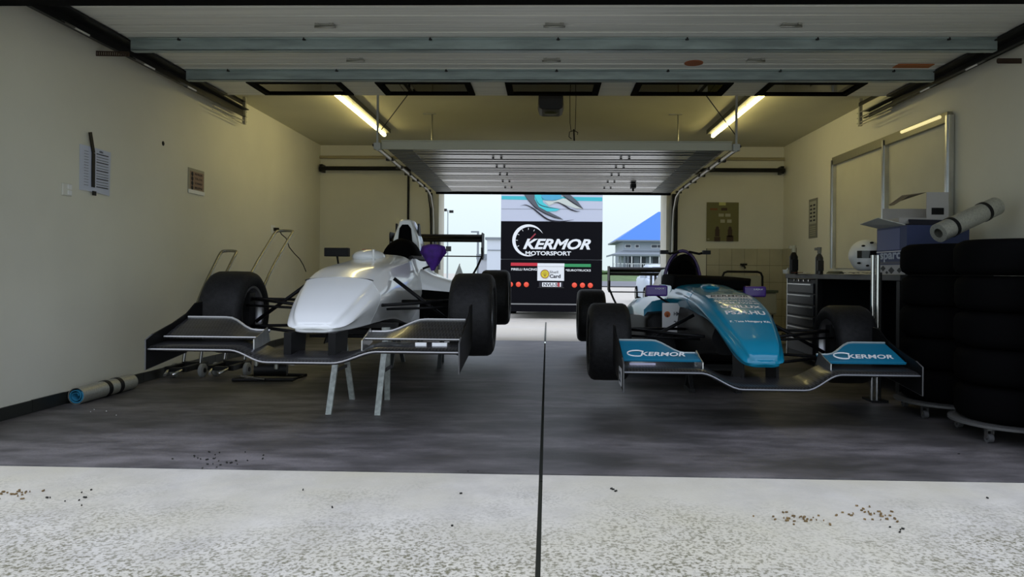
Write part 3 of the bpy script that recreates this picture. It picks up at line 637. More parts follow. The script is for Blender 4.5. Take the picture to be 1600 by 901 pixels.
text('lettering', '22', (-.829, -.905, .16), INK, st, h=.06, w=.08, rot=Matrix.Rotation(-math.pi/2, 4, 'Z') @ Matrix.Rotation(math.pi/2, 4, 'X'), bold=.02)
for x0, x1, z_ in ((-.77, -.62, .220), (-.75, -.64, .203)): MB().bb((x0, -.868, z_), (x1, -.865, z_+.012)).build('sticker', mat('sticker_lilac', (.45, .43, .55), .6), fw)
rear_wing(BC, 3.3, .52, .80, .52)
wheel(BC, -.82, 0, .27, .28, -1); wheel(BC, .82, 0, .27, .28, 1)
wheel(BC, -.77, 2.75, .285, .30, -1); wheel(BC, .77, 2.75, .285, .30, 1)
for s in (-1, 1):
    arms(BC, .85, 0, .27, s, .28, .22, top=.46)
    arms(BC, .78, 2.75, .285, s, .26, .12, (-.35, .25), .38)
bpy.context.view_layer.update()
bv = BVHTree.FromObject(bn, bpy.context.evaluated_depsgraph_get())
D = (bv, .0025)
MB().add([(x, y_, bv.ray_cast(Vector((x, y_, 5)), Vector((0, 0, -1)))[0].z+.002) for y_ in (-.125, -.02) for x in np.linspace(-.15, .15, 9)], [(i, i+1, i+10, i+9) for i in range(8)]).build('name_panel', WHITEM, bn)
text('lettering', 'KERMOR', (0, -.072, .6), INK, bn, w=.26, h=.06, face='top', drape=(bv, .004), bold=.02, shear=.3)
for s_, y_, w_, h_ in (('WBM MOTOR', -.155, .27, .032), ('BARSONYKER', -.21, .28, .032), ('TEAM TWINS', -.265, .28, .032), ('UNILUX', -.345, .26, .05), ('PS24.HU', -.44, .25, .055), ('F. Tata Hungary Kft.', -.56, .25, .03)):
    text('lettering', s_, (0.01, y_, .5), WHITEM, bn, w=w_, h=h_, face='top', drape=D, bold=.03)
# low axle blocks carrying the teal car
for yy, nm in ((5.35, 'front'), (7.2, 'rear')):
    t = thing('low_stand', 'low black stand hidden in shadow under the %s of the teal racing car' % nm, 'stand', (BX, yy, 0), group='stands under the teal car')
    zt_ = .18 if nm == 'front' else .145
    for s in (-1, 1): MB().bb((s*.17-.02, -.12, 0), (s*.17+.02, .12, .03)).bar((s*.17, -.1, .02), (s*.17, 0, zt_-.02), .03, .02).bar((s*.17, .1, .02), (s*.17, 0, zt_-.02), .03, .02).build('foot', DARKM, t)
    MB().bb((-.22, -.03, zt_-.025), (.22, .03, zt_)).build('top_rail', DARKM, t)

# ================================================================== LEFT WALL ITEMS
def wallpt(px, py, X): return atX(px, py, X)
a = wallpt(124, 222, XL); b = wallpt(170, 301, XL)
nt = thing('notice_sheet', 'white printed timetable sheet taped to left wall under a black strap', 'notice', (XL, (a.y+b.y)/2, 1.56))
y0, y1 = a.y-nt.location.y, b.y-nt.location.y; z0, z1 = -.155, .15
ym = (y0+y1)/2-.03
MB().add([(.004, y0, z0), (.012, ym, z0), (.006, y1, z0-.01), (.004, y0, z1), (.012, ym, z1), (.012, y1, z1-.005), (.002, y0, z0), (.010, ym, z0), (.004, y1, z0-.01), (.002, y0, z1), (.010, ym, z1), (.010, y1, z1-.005)],
    [(0, 1, 4, 3), (1, 2, 5, 4), (6, 9, 10, 7), (7, 10, 11, 8), (0, 3, 9, 6), (2, 8, 11, 5), (0, 6, 7, 1), (1, 7, 8, 2), (3, 4, 10, 9), (4, 5, 11, 10)]).build('sheet', PAPER, nt)
text('lettering', 'ORA', (.0145, .05, .13), INK, nt, h=.014, face='left')
for k in range(13):
    z_ = .11-.019*k
    MB().bb((.0135, y0+.03, z_), (.0145, y0+.075, z_+.002)).build('print_line', INK, nt)
    MB().bb((.0135, .0, z_-.002), (.0150, y1-.03, z_+(.003 if k % 3 else .006)-.002)).build('print_line', INK, nt)
st_ = MB().bb((.015, -.055, -.125), (.019, -.022, .11)).build('strap', BLACK, nt)
MB().bar((.017, -.038, .11), (.017, -.075, .245), .006, .03, up=(0, 1, 0)).build('strap_end', BLACK, nt)
MB().bb((.015, -.045, -.18), (.02, -.008, -.15)).build('strap_tab', BLACK, nt)

sw = thing('light_switch', 'white double light switch on left wall beside the timetable sheet', 'switch', tuple(wallpt(103, 296, XL)))
MB().bb((0, -.045, -.04), (.012, .045, .04)).build('plate', mat('switch_white', (.75, .74, .66), .4), sw, bevel=.004)
MB().bb((.012, .0, .004), (.017, .035, .034)).build('rocker', WHITEM, sw); MB().bb((.012, .0, -.034), (.017, .035, -.004)).build('rocker', WHITEM, sw)
q = wallpt(306, 284, XL)
sg = thing('safety_notice', 'small framed brown safety notice on left wall above the racing wheel', 'notice', tuple(q))
MB().bb((0, -.14, -.11), (.006, .14, .11)).build('frame', mat('notice_edge', (.35, .33, .25), .6), sg)
MB().bb((.006, -.115, -.07), (.008, .125, .085)).build('print', mat('notice_brown', (.28, .19, .14), .7), sg)
MB().bb((.006, -.14, -.11), (.012, .14, -.078)).build('clip', WHITEM, sg)
for k in range(4):
    MB().lathe([(0, 0), (.001, .016), (0, .02)], (.009, -.08, .06-.04*k), 'X', 12).build('pictogram', INK, sg)
    text('lettering', ('FIRE', 'EXIT', 'CALL', 'STOP')[k] if False else ('FIGYELEM', 'TILOS', 'SZABAD', 'BELEPNI')[k], (.0095, .03, .065-.04*k), INK, sg, h=.018, w=.13, face='left')
tag(MB().lathe([(0, 0), (.006, .008), (0, .02)], tuple(wallpt(255, 224, XL)), 'X', 12).build('wall_plug', BLACK), 'small dark plug hole in the left wall above the notices', 'wall plug')
q = wallpt(426, 358, XL)
so = thing('power_socket', 'white power socket with black plug on the left wall near back corner', 'socket', tuple(q))
MB().bb((0, -.045, -.045), (.012, .045, .045)).build('plate', WHITEM, so); MB().cyl((.012, .0, .0), (.06, .03, 0), .02, 10).build('plug', BLACK, so)
c0 = q+Vector((.06, .03, 0)); pts = []
for px, py in ((431, 358), (440, 366), (447, 372), (452, 386), (460, 396), (468, 404), (474, 414), (478, 424)):
    pts.append(tuple(atX(px, py, XL+.07)))
pts[0] = tuple(c0); tag(MB().tube(pts, .006, 6).build('wall_cable', DARKM), 'thin dark power cord drooping from the socket on left wall', 'cord')

# skirting-side foam roll
a = atZ(104, 648); r_ = .055
ro = thing('foam_roll', 'rolled foam mat with blue lining lying on the floor along the left wall', 'foam roll', (-3.035, 4.46, 0))
p0, p1 = Vector((0, 0, r_)), Vector((.0, .62, r_))
spir = []
for k in range(46):
    t = k/45; an = t*4.2*math.pi; rr_ = .018+t*.034; spir.append((rr_*math.cos(an), rr_*math.sin(an)))
m = MB(); rs = [[(x, y_, z+r_) for x, z in spir]+[(x*.88, y_, z*.88+r_) for x, z in spir[::-1]] for y_ in (0, .6)]
m.rings(rs, cap=False); n = len(spir); e = rs[0]; m.add(e, [(i, i+1, 2*n-2-i, 2*n-1-i) for i in range(n-1)]); e = rs[1]; m.add(e, [(i, i+1, 2*n-2-i, 2*n-1-i) for i in range(n-1)])
m.build('lining', mat('blue_foam', (.04, .30, .50), .6), ro)
MB().lathe([(0, .0505), (0, .054), (.6, .054), (.6, .03)], (0, .004, r_), 'Y', 28).build('outer_layer', SILVER, ro)
for y_ in (.27, .40): MB().lathe([(0, .0545), (0, .057), (.04, .057), (.04, .0545)], (0, y_, r_), 'Y', 24).build('strap', BLACK, ro)

# two quick-lift jacks with chrome hoop handles
def jack(base, top, w, label, px_dx=.06):
    j = thing('lifting_jack', label, 'jack', (base[0], base[1], 0), group='hoop handled jacks')
    T = Vector(top)-Vector((base[0], base[1], 0)); hw = w/2
    L = [(-hw, .05, .12)]; up = Vector((0, T.y, T.z))
    sd = [(0, .1), (.12, .36), (.45, .66), (.8, .89), (.96, .985)]
    pl_ = [(-hw, T.y*u, T.z*v) for u, v in sd]+[(-hw*.55, T.y, T.z), (hw*.55, T.y, T.z)]+[(hw, T.y*u, T.z*v) for u, v in sd[::-1]]
    pl_ = [tuple(v) for v in catmull(pl_, 3)]
    MB().tube(pl_, .014, 8).build('handle', mat('worn_chrome', (.32, .32, .30), .25, 1.), j)
    MB().bb((-hw-.02, -.25, .07), (-hw+.02, .1, .11)).bb((hw-.02, -.25, .07), (hw+.02, .1, .11)).bb((-hw, -.25, .07), (hw, -.2, .1)).bb((-hw, -.02, .07), (hw, .03, .12)).build('frame', DARKM, j)
    MB().tube([(-hw, -.2, .1), (-hw*.4, -.36, .06)], .012, 6).tube([(hw, -.2, .1), (hw*.4, -.36, .06)], .012, 6).build('lift_arm', CHROME, j)
    for s in (-1, 1):
        wo = MB().lathe([(-.018, .02), (-.02, .045), (-.012, .056), (.012, .056), (.02, .045), (.018, .02)], (0, 0, 0), 'X', 24).build('wheel', mat('grey_wheel', (.33, .34, .33), .6), j, (s*(hw+.045), -.05, .056))
        MB().lathe([(-.022, 0), (-.022, .018), (.022, .018), (.022, 0)], (0, 0, 0), 'X', 12).build('hub', DARKM, wo)
    return j
jack((-2.92, 5.72), (-2.92, 6.40, 1.05), .14, 'low chrome hoop handled jack parked by the left wall, shorter of two')
jack((-2.61, 5.82), (-2.61, 6.95, 1.27), .17, 'tall chrome hoop handled jack parked by left wall behind the wheel')
# little dark engine part cradle on the floor
cr_ = thing('parts_cradle', 'dark low cradle of metal parts on floor behind the left wing tip', 'cradle', (-2.19, 5.42, 0))
MB().tube([(-.25, 0, .02), (.2, .05, .02), (.22, .3, .02), (-.2, .3, .02)], .015, 6, closed=True).build('base_frame', DARKM, cr_)
MB().cyl((-.12, .1, .09), (.12, .15, .09), .055, 14).build('motor_block', DARKM, cr_)
MB().bar((-.2, .02, .05), (.0, .0, .03), .012, .012).bar((0, .1, .16), (.2, .1, .13), .012, .012).build('link_rod', CHROME, cr_)
for x in (-.1, .06): MB().cyl((x, .08, .1), (x, .08, .17), .02, 10).build('fitting', GALV, cr_)

# ================================================================== BACK WALL ITEMS
a = atY(1104, 316, YB); b = atY(1153.5, 377, YB)
po = thing('wall_poster', 'olive framed pictogram poster on back wall above the cream tiles', 'poster', ((a.x+b.x)/2, YB, (a.z+b.z)/2))
w_, h_ = (b.x-a.x)/2, (a.z-b.z)/2
MB().bb((-w_, -.012, -h_), (w_, 0, h_)).build('board', mat('olive_print', (.16, .15, .045), .5), po)
MB().bb((-.05, -.016, h_-.04), (.04, -.012, h_)).build('clip', mat('clip_yellow', (.6, .6, .2), .5), po)
PB = mat('poster_brown', (.06, .035, .02), .7); PWt = mat('poster_pale', (.40, .39, .28), .7)
for x, z, w2, h2, m_ in ((-.07, -.15, .03, .05, PB), (.1, -.15, .03, .05, PB), (-.07, -.235, .04, .03, PB), (.1, -.225, .045, .04, PB), (-.02, .09, .035, .02, PWt), (.07, .09, .035, .02, PWt), (.0, .01, .03, .022, PWt), (.09, .01, .03, .022, PWt), (.02, .17, .04, .018, PB), (-.12, .17, .05, .014, mat('poster_red', (.22, .09, .03), .7)), (-.19, -.235, .015, .006, PWt)):
    MB().bb((x-w2, -.014, z-h2), (x+w2, -.012, z+h2)).build('pictogram', m_, po)
for x in (-.07, .1): MB().lathe([(-.014, 0), (-.014, .022), (-.012, .022)], (x, 0, -.085), 'Y', 12).build('pictogram', PB, po)
fa = thing('wash_tap', 'dark old tap on the tiled back wall', 'tap', tuple(atY(1160, 414, YB)-Vector((0, .012, 0))))
MB().cyl((0, 0, 0), (0, -.05, 0), .022, 10).cyl((-.04, -.03, .01), (.05, -.03, .01), .012, 8).cyl((0, -.05, 0), (0, -.12, -.04), .012, 8).build('body', DARKM, fa)
# trolley with looped black handle and pale back plate
Y_ = 8.9
a = atY(1129, 424, Y_); b = atY(1191, 470, Y_)
tr = thing('hand_trolley', 'pale service trolley with looped black tube handle by the tiled wall', 'trolley', ((a.x+b.x)/2, Y_, 0))
w_ = (b.x-a.x)/2; zt_ = a.z
MB().tube([(-w_, 0, .25), (-w_, 0, zt_-.06), (-w_+.02, 0, zt_-.015), (-w_+.06, 0, zt_), (w_-.06, 0, zt_), (w_-.02, 0, zt_-.015), (w_, 0, zt_-.06), (w_, 0, .25)], .014, 8).build('handle', BLACK, tr)
PALE = mat('pale_plastic', (.36, .36, .28), .6)
MB().bb((-w_+.02, -.01, .45), (w_-.02, .01, zt_-.05)).build('back_plate', PALE, tr)
MB().bb((-w_-.02, -.45, .40), (w_+.04, -.02, .66)).build('bin', PALE, tr, bevel=.02); MB().bb((-w_-.03, -.46, .66), (w_+.05, -.01, .69)).build('bin_rim', mat('dark_green_rim', (.06, .08, .05), .6), tr)
for sx_ in (-1, 1):
    for yy in (-.4, -.06): MB().cyl((sx_*w_, yy, .1), (sx_*w_, yy, .42), .012, 8).lathe([(-.02, 0), (-.02, .05), (.02, .05), (.02, 0)], (sx_*w_, yy, .05), 'X', 16).build('leg', DARKM, tr)

# ================================================================== RIGHT WALL: framed white panel, notice
fr = thing('wall_board', 'tall aluminium framed board mounted on the right wall', 'board', (XR, 6.73, 1.45))
ya, yb, zt_, zb_ = 5.62-6.73, 7.86-6.73, 2.14-1.45, .95-1.45
MB().bb((-.012, ya, zb_), (-.002, yb, zt_)).build('board', mat('board_face', (.66, .64, .50), .6, noise=.06, scale=2), fr)
for yy in (ya, 6.67-6.73, yb): MB().bb((-.05, yy-.03, zb_), (-.012, yy+.03, zt_)).bb((-.06, yy-.012, zb_), (-.05, yy+.012, zt_)).build('upright', ALU, fr)
MB().bb((-.05, ya, zt_-.05), (-.012, yb, zt_+.03)).build('top_rail', mat('dull_alloy', (.28, .27, .2), .5, .6), fr)
MB().cyl((-.075, ya+.06, zt_+.0), (-.075, ya+.66, zt_+.0), .014, 10).build('lamp_tube', mat('lit_strip', (1, .9, .5), .5, emit=(1, .85, .4), estr=.8), fr)
q = atX(1271, 343, XR)
rn = thing('safety_notice', 'narrow grey framed notice on right wall above the tool cabinet', 'notice', tuple(q))
MB().bb((-.008, -.13, -.22), (0, .13, .25)).build('frame', mat('grey_frame', (.2, .2, .16), .6), rn)
MB().bb((-.010, -.105, -.05), (-.008, .105, .22)).build('print', mat('notice_pale', (.42, .42, .34), .7), rn)
for k in range(5):
    for s in (-1, 1): MB().bb((-.012, s*.05-.03, .0+.045*k-.02), (-.010, s*.05+.03, .02+.045*k-.02)).build('pictogram', INK, rn)
for k in range(5): MB().bb((-.0105, -.09, -.19+.025*k), (-.0085, .09, -.18+.025*k)).build('print_line', PWt, rn)

# ================================================================== WORKBENCH, DRAWERS
bx0 = 2.52
wb = thing('workbench', 'dark workbench with worn top running along the right wall', 'workbench', (2.85, 6.4, 0))
MB().bb((bx0-2.85, -1.3, .84), (XR-2.85-.002, 1.12, .8855)).build('worktop', mat('worn_dark_top', (.045, .045, .045), .5, noise=.4, scale=5), wb, bevel=.004)
for x in (bx0-2.85+.04, .28):
    for yy in (-1.24, .3): MB().bb((x-.025, yy-.025, 0), (x+.025, yy+.025, .84)).build('leg', BLACK, wb)
MB().bb((-.28, -1.25, .2), (.3, .3, .23)).build('lower_shelf', BLACK, wb); MB().bb((.3, -1.25, .23), (.31, .3, .84)).build('back_panel', BLACK, wb)
tcab = thing('tool_cabinet', 'black drawer tool cabinet with silver drawer pulls under the workbench', 'cabinet', (2.85, 7.13, 0))
MB().bb((bx0-2.85+.03, -.38, .05), (.31, .38, .835)).build('body', BLACK, tcab, bevel=.005)
zz = [.80, .69, .58, .47, .365, .25, .1]
for k in range(6):
    d_ = MB().bb((bx0-2.85+.012, -.35, zz[k+1]+.01), (bx0-2.85+.03, .35, zz[k]-.005)).build('drawer', mat('drawer_navy', (.012, .014, .02), .4), tcab, bevel=.003)
    MB().bb((bx0-2.85-.004, -.33, zz[k]-.022), (bx0-2.85+.012, .33, zz[k]-.010)).build('handle', ALU, d_)
for k in range(4): MB().cyl((-.33, -.3+.13*k, .822), (-.345, -.3+.13*k, .822), .01, 8).build('lock', CHROME, tcab)
MB().bb((bx0-2.85+.02, .385, .03), (bx0-2.85+.045, .41, .95)).build('corner_post', ALU, tcab)
# items on the bench
def bottle(px, py0, label, capm, bodym, h, r, Y):
    q = atY(px, py0, Y); q.z = .885
    b = thing('spray_bottle', label, 'bottle', tuple(q), group='bottles on the workbench')
    MB().lathe([(0, 0), (0, r), (h*.6, r), (h*.72, r*.6), (h*.76, r*.35)], (0, 0, 0), 'Z', 18).build('body', bodym, b)
    MB().lathe([(h*.76, r*.5), (h*.86, r*.55), (h, r*.6), (h, 0)], (0, 0, 0), 'Z', 14).bb((-r*1.2, -.012, h*.88), (0, .012, h*.98)).build('cap', capm, b)
    MB().bb((-r*.8, -r-.002, h*.12), (r*.8, -r*.7, h*.5)).build('bottle_label', bodym, b)
bottle(1240, 420, 'black bottle with cream spray head at far end of the workbench', mat('cream_cap', (.55, .54, .42), .5), BLACK, .29, .04, 7.2)
bottle(1280, 420, 'dark aerosol bottle standing in the middle of the workbench', mat('grey_cap', (.22, .22, .18), .5), mat('dark_label', (.03, .028, .025), .4), .25, .035, 6.6)
for i, (px, Y_, m_, d_, lb) in enumerate(((1228, 7.3, WHITEM, (.05, .06, .03), 'small white tub lying at the far end of the workbench'), (1252, 7.0, mat('rag_red', (.12, .02, .02), .9), (.16, .1, .02), 'folded dark red rag between the two bottles on the bench'), (1261, 6.85, WHITEM, (.06, .05, .025), 'small white box beside the red rag on the bench'), (1305, 6.3, mat('wire_green', (.10, .10, .06), .7), (.2, .1, .02), 'coil of dull green wire on the bench before the framed board'), (1345, 5.9, mat('navy_cloth', (.01, .014, .05), .8), (.24, .3, .02), 'dark navy cloth spread on the bench beneath the white helmet'))):
    q = atY(px, 420, Y_); q.z = .887
    if 'coil' in lb:
        m = MB(); 
        for k in range(4): m.tube([(.07*math.cos(t)*(1-.08*k), .07*math.sin(t), .006+.005*k) for t in [2*math.pi*j/20 for j in range(20)]], .004, 5, closed=True)
        tag(m.build('wire_coil', m_, None, tuple(q)), lb, 'wire')
    else:
        nm = 'rag' if 'rag' in lb else 'cloth' if 'cloth' in lb else 'tub' if 'tub' in lb else 'small_box'
        if nm == 'tub': m = MB().lathe([(0, 0), (0, .028), (.035, .03), (.035, .033), (.042, .033), (.042, 0)], (0, 0, 0), 'Z', 16)
        elif nm == 'small_box': m = MB().box((0, 0, .0125), (.06, .05, .025)).bar((-.02, 0, .027), (.02, .01, .03), .02, .003)
        else:
            n_ = 9; g = [(d_[0]*(i/(n_-1)-.5), d_[1]*(j/(n_-1)-.5), .006+.5*d_[2]*abs(math.sin(i*1.3+j*.9))) for j in range(n_) for i in range(n_)]
            m = MB().add(g+[(v[0], v[1], 0) for v in g], [(j*n_+i, j*n_+i+1, (j+1)*n_+i+1, (j+1)*n_+i) for j in range(n_-1) for i in range(n_-1)]+[(81+j*n_+i, 81+(j+1)*n_+i, 81+(j+1)*n_+i+1, 81+j*n_+i+1) for j in range(n_-1) for i in range(n_-1)], True)
        o_ = m.build(nm, m_, None, tuple(q)); tag(o_, lb, nm.replace('_', ' ').replace('small ', ''))
# helmet
q = atY(1352, 404, 5.9)
he = thing('helmet', 'white racing helmet with dark vents on the workbench beside the cardboard box', 'helmet', (q.x, 5.9, .908))
hs = MB()
rg = []
for i in range(15):
    ph = math.pi*i/14*.86; rg.append([(.125*math.sin(ph)*math.cos(t)*(1 if math.cos(ph) > -.2 else .93), .15*math.sin(ph)*math.sin(t), .13+.135*math.cos(ph)) for t in [2*math.pi*k/28 for k in range(28)]])
hs.rings(rg).build('shell', WHITEM, he)
vs = []
for zz_ in (.11, .14, .17): vs.append([(.129*math.cos(t), .154*math.sin(t), zz_) for t in [math.radians(215+110*k/12) for k in range(13)]])
MB().add([v for r in vs for v in r], [(r*13+k, r*13+k+1, (r+1)*13+k+1, (r+1)*13+k) for r in range(2) for k in range(12)], True).build('visor', mat('visor_black', (.01, .01, .01), .1), he)
for px_, pz in ((-.06, .21), (-.09, .07), (.0, .235), (-.03, .05)): MB().sphere((px_, -.115+abs(px_)*.3, pz), (.014, .02, .009), 10, 6).build('vent', BLACK, he)

# ================================================================== CARDBOARD BOXES ON THE RACK
NAVY = mat('navy_carton', (.04, .055, .14), .6); NAVYL = mat('lilac_print', (.13, .15, .30), .6)
q0 = atZ(1368, 628)
rk = thing('chrome_post_stand', 'slim chrome double-post stand between the teal car wheel and tyre stacks', 'stand', (2.29, 4.98, 0))
for dx in (-.018, .018): MB().cyl((dx, 0, .015), (dx, 0, 1.02), .014, 10).build('post', CHROME, rk)
MB().cyl((.045, .02, .015), (.045, .02, .9), .010, 8).build('post', DARKM, rk)
MB().bb((-.04, -.06, 0), (.07, .1, .015)).build('foot_plate', DARKM, rk)
bxn = thing('cardboard_box', 'navy printed cardboard box with white lettering and open flaps on the workbench end', 'box', (2.58, 5.13, .887))
W_, Dp, Hb = .44, .46, .355
MB().bb((0, 0, 0), (W_, .006, Hb)).bb((0, Dp-.006, 0), (W_, Dp, Hb)).bb((0, .006, 0), (.006, Dp-.006, Hb)).bb((W_-.006, .006, 0), (W_, Dp-.006, Hb)).bb((0, 0, 0), (W_, Dp, .006)).bb((.006, .006, Hb-.02), (W_-.006, Dp-.006, Hb-.012)).build('carton', NAVY, bxn)
FW = mat('flap_white', (.65, .66, .6), .7)
MB().add([(0, .02, Hb), (0, Dp-.02, Hb), (-.16, Dp-.06, Hb+.03), (-.17, .08, Hb+.055), (0, .02, Hb+.004), (0, Dp-.02, Hb+.004), (-.16, Dp-.06, Hb+.034), (-.17, .08, Hb+.059)], [(0, 3, 2, 1), (4, 5, 6, 7), (0, 4, 7, 3), (3, 7, 6, 2), (2, 6, 5, 1)]).build('flap', FW, bxn)
MB().add([(.02, 0, Hb), (W_-.02, 0, Hb), (W_-.05, .1, Hb+.045), (.06, .1, Hb+.05), (.02, .004, Hb-.004), (W_-.02, .004, Hb-.004), (W_-.05, .104, Hb+.041), (.06, .104, Hb+.046)], [(0, 1, 2, 3), (4, 7, 6, 5), (0, 3, 7, 4), (1, 5, 6, 2), (3, 2, 6, 7)]).build('flap', mat('flap_navy', (.006, .008, .028), .8), bxn)
MB().bb((-.002, .1, Hb*.52), (0, Dp-.01, Hb-.015)).build('print', NAVYL, bxn)
MB().bb((-.003, .0, Hb*.475), (0, Dp, Hb*.49)).bb((0, -.002, Hb*.475), (W_*.6, 0, Hb*.49)).build('stripe', WHITEM, bxn)
text('lettering', 'sparco', (-.003, Dp/2-.03, Hb*.36), mat('letter_pale', (.45, .5, .62), .6), bxn, h=.07, w=.40, face='right', bold=.03)
GP = mat('print_grey', (.42, .42, .45), .6)
MB().bb((-.002, .02, .0), (0, Dp-.02, Hb*.2)).build('print', GP, bxn)
MB().bb((-.002, .02, Hb*.22), (0, Dp-.02, Hb*.27)).build('print', mat('print_slate', (.10, .10, .14), .6), bxn)
for cy_, cz_, e_ in ((.35, .045, .022), (.22, .03, .026), (.10, .03, .02), (.29, .014, .012)): MB().prism([(cy_-e_*1.8, cz_), (cy_, cz_-min(e_, cz_)), (cy_+e_*1.8, cz_), (cy_, cz_+e_)], 'X', -.004, -.002).build('diamond', BLACK, bxn)
# white box standing on it
Yw = 5.26
a = atY(1448, 300, Yw); b = atY(1482, 343, Yw); WZ = .887+Hb+.012
wbx = thing('cardboard_box', 'white open archive box with black hand hole on top of the navy box', 'box', (a.x, Yw, WZ))
Wb = b.x-a.x; zt_ = a.z-WZ
PWH = mat('white_carton', (.50, .48, .46), .7)
MB().bb((0, 0, 0), (Wb, .005, zt_)).bb((-.2, .0, 0), (0, .005, .05)).bb((-.2, .25, 0), (Wb, .255, zt_-.1)).bb((-.2, .005, 0), (-.195, .25, .05)).bb((Wb-.005, .005, 0), (Wb, .25, zt_-.01)).bb((-.2, 0, 0), (Wb, .25, .005)).build('carton', PWH, wbx)
MB().add([(0, 0, zt_), (-.02, 0, zt_-.008), (-.14, -.02, zt_-.03), (-.25, -.03, zt_-.10), (0, .1, zt_+.003), (-.12, .12, zt_-.012), (-.22, .12, zt_-.085), (-.24, .05, zt_-.098)], [(0, 1, 5, 4), (1, 2, 6, 5), (2, 3, 7, 6)]).build('flap', mat('carton_brown', (.22, .18, .13), .8), wbx)
MB().bb((.035, -.004, zt_-.165), (.125, 0, zt_-.115)).build('hand_hole', BLACK, wbx, bevel=.012)

# silver tube roll leaning on the stacks
p0 = atY(1466, 378, 4.62); p0.z = 1.155; p1 = atY(1556, 322, 4.78); d = (p1-p0).normalized()
sr = thing('silver_roll', 'silver foil foam roll with black bands leaning over the tyre stacks', 'foam roll', tuple(p0))
L_ = (p1-p0).length; rot = d.to_track_quat('Z', 'Y'); sr.rotation_mode = 'QUATERNION'; sr.rotation_quaternion = rot
MB().lathe([(0, .03), (0, .062), (L_, .062), (L_, .045), (L_-.1, .04)], (0, 0, 0), 'Z', 28).build('sheet', SILVER, sr)
for z_ in (.10, L_-.13): MB().lathe([(z_, .0625), (z_, .066), (z_+.025, .066), (z_+.025, .0625)], (0, 0, 0), 'Z', 24).build('band', BLACK, sr)

# ================================================================== TYRE STACKS ON ROUND DOLLIES
def dolly(c, label, angs):
    t = thing('tyre_dolly', label, 'dolly', (c[0], c[1], 0), group='round dollies under the tyre stacks')
    MB().lathe([(.075, 0), (.075, .29), (.08, .305), (.093, .305), (.095, .29), (.095, 0)], (0, 0, 0), 'Z', 48).build('disc', mat('dolly_grey', (.09, .09, .085), .5), t)
    for an in angs:
        an = math.radians(an); x, y_ = .27*math.cos(an), .27*math.sin(an)
        cs = MB().lathe([(-.012, .008), (-.013, .024), (.013, .024), (.012, .008)], (x, y_, .0245), 'X', 16).build('castor', mat('castor_rubber', (.08, .08, .08), .6), t)
        MB().bb((x-.019, y_-.012, .024), (x-.015, y_+.012, .07)).bb((x+.015, y_-.012, .024), (x+.019, y_+.012, .07)).bb((x-.02, y_-.016, .066), (x+.02, y_+.016, .075)).build('fork', CHROME, cs)
    return t
def stack_tyre(R, w):
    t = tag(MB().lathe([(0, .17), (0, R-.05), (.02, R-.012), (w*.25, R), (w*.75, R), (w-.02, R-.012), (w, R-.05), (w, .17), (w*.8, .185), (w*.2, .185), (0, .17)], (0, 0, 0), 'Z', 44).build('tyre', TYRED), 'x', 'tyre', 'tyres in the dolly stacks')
    return t
proto = None; ords = ['bottom', 'second', 'middle', 'fourth', 'top']
stacks = [((2.56, 4.57), 'rear', .27, .197, (215, 305, 35, 125)), ((2.56, 3.945), 'middle', .28, .197, (216, 306, 36, 126)), ((2.60, 3.33), 'nearest', .27, .197, (134, 224, 314, 44))]
for (cx_, cy_), nm, R_, w_, angs in stacks:
    dolly((cx_, cy_), 'round castor dolly under the %s tyre stack by the right wall' % nm, angs)
    for k in range(5):
        lab = 'black slick tyre, %s in the %s stack by right wall' % (('lowest', 'second from floor', 'middle one', 'second from top', 'topmost')[k], nm)
        if proto is None: proto = stack_tyre(.29, .195); o_ = proto
        else: o_ = proto.copy(); C.objects.link(o_)
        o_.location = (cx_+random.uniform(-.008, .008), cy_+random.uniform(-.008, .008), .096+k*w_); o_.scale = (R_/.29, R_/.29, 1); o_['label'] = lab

# ================================================================== OUTSIDE, REAR
TY = 17.3; GZ = -.26
tl = atY(783, 304, TY); trp = atY(942, 304, TY); TX0, TX1 = tl.x, trp.x; tcx = (TX0+TX1)/2; TWd = TX1-TX0
tk = thing('transporter_truck', 'black and white team transporter parked outside, its lettered rear facing the garage', 'truck', (tcx, TY, GZ))
hw = TWd/2; zb345 = atY(862, 346, TY).z-GZ; ztop = 3.75; zbot = atY(862, 474, TY).z-GZ
TW_ = mat('truck_white', (.55, .58, .68), .45); TB = mat('truck_black', (.003, .003, .005), .5, spec=.08)
MB().bb((-hw, 0, .75), (hw, 9, ztop)).build('body', TW_, tk, bevel=.03)
MB().bb((-hw+.005, -.03, zb345), (hw-.005, 0, ztop-.03)).build('tailgate', TW_, tk)
MB().bb((-hw+.005, -.035, atY(862, 405, TY).z-GZ), (hw-.005, 0, zb345)).build('rear_panel', TB, tk)
MB().bb((-hw+.005, -.04, zbot), (hw-.005, 0, atY(862, 405, TY).z-GZ-.012)).build('lower_panel', TB, tk)
MB().bb((-hw, -.06, zbot-.03), (hw, .0, zbot)).build('bumper_strip', mat('bumper_grey', (.3, .3, .3), .4, .6), tk)
MB().bb((-hw+.01, -.06, zbot-.2), (hw-.01, 0, zbot-.03)).build('bumper', TB, tk)
def T(px, py, dy=-.06): q = atY(px, py, TY); return (q.x-tcx, dy, q.z-GZ)
def tpoly(pts, m, name, dy, th=.006):
    MB().prism([(T(*p)[0], T(*p)[2]) for p in pts], 'Y', dy-th, dy).build(name, m, tk)
def tpx(cx, cy): return (780+cx/9.012, 300+cy/9.012)
TL1 = mat('stripe_teal', (.05, .50, .56), .4); TG = mat('swoosh_grey', (.10, .11, .13), .4); TC = mat('swoosh_cyan', (.06, .58, .62), .4); TPL = mat('swoosh_pale', (.60, .64, .58), .4)
tpoly([tpx(35, 55), tpx(1450, 75), tpx(1450, 130), tpx(35, 105)], TL1, 'stripe', -.03, .003)
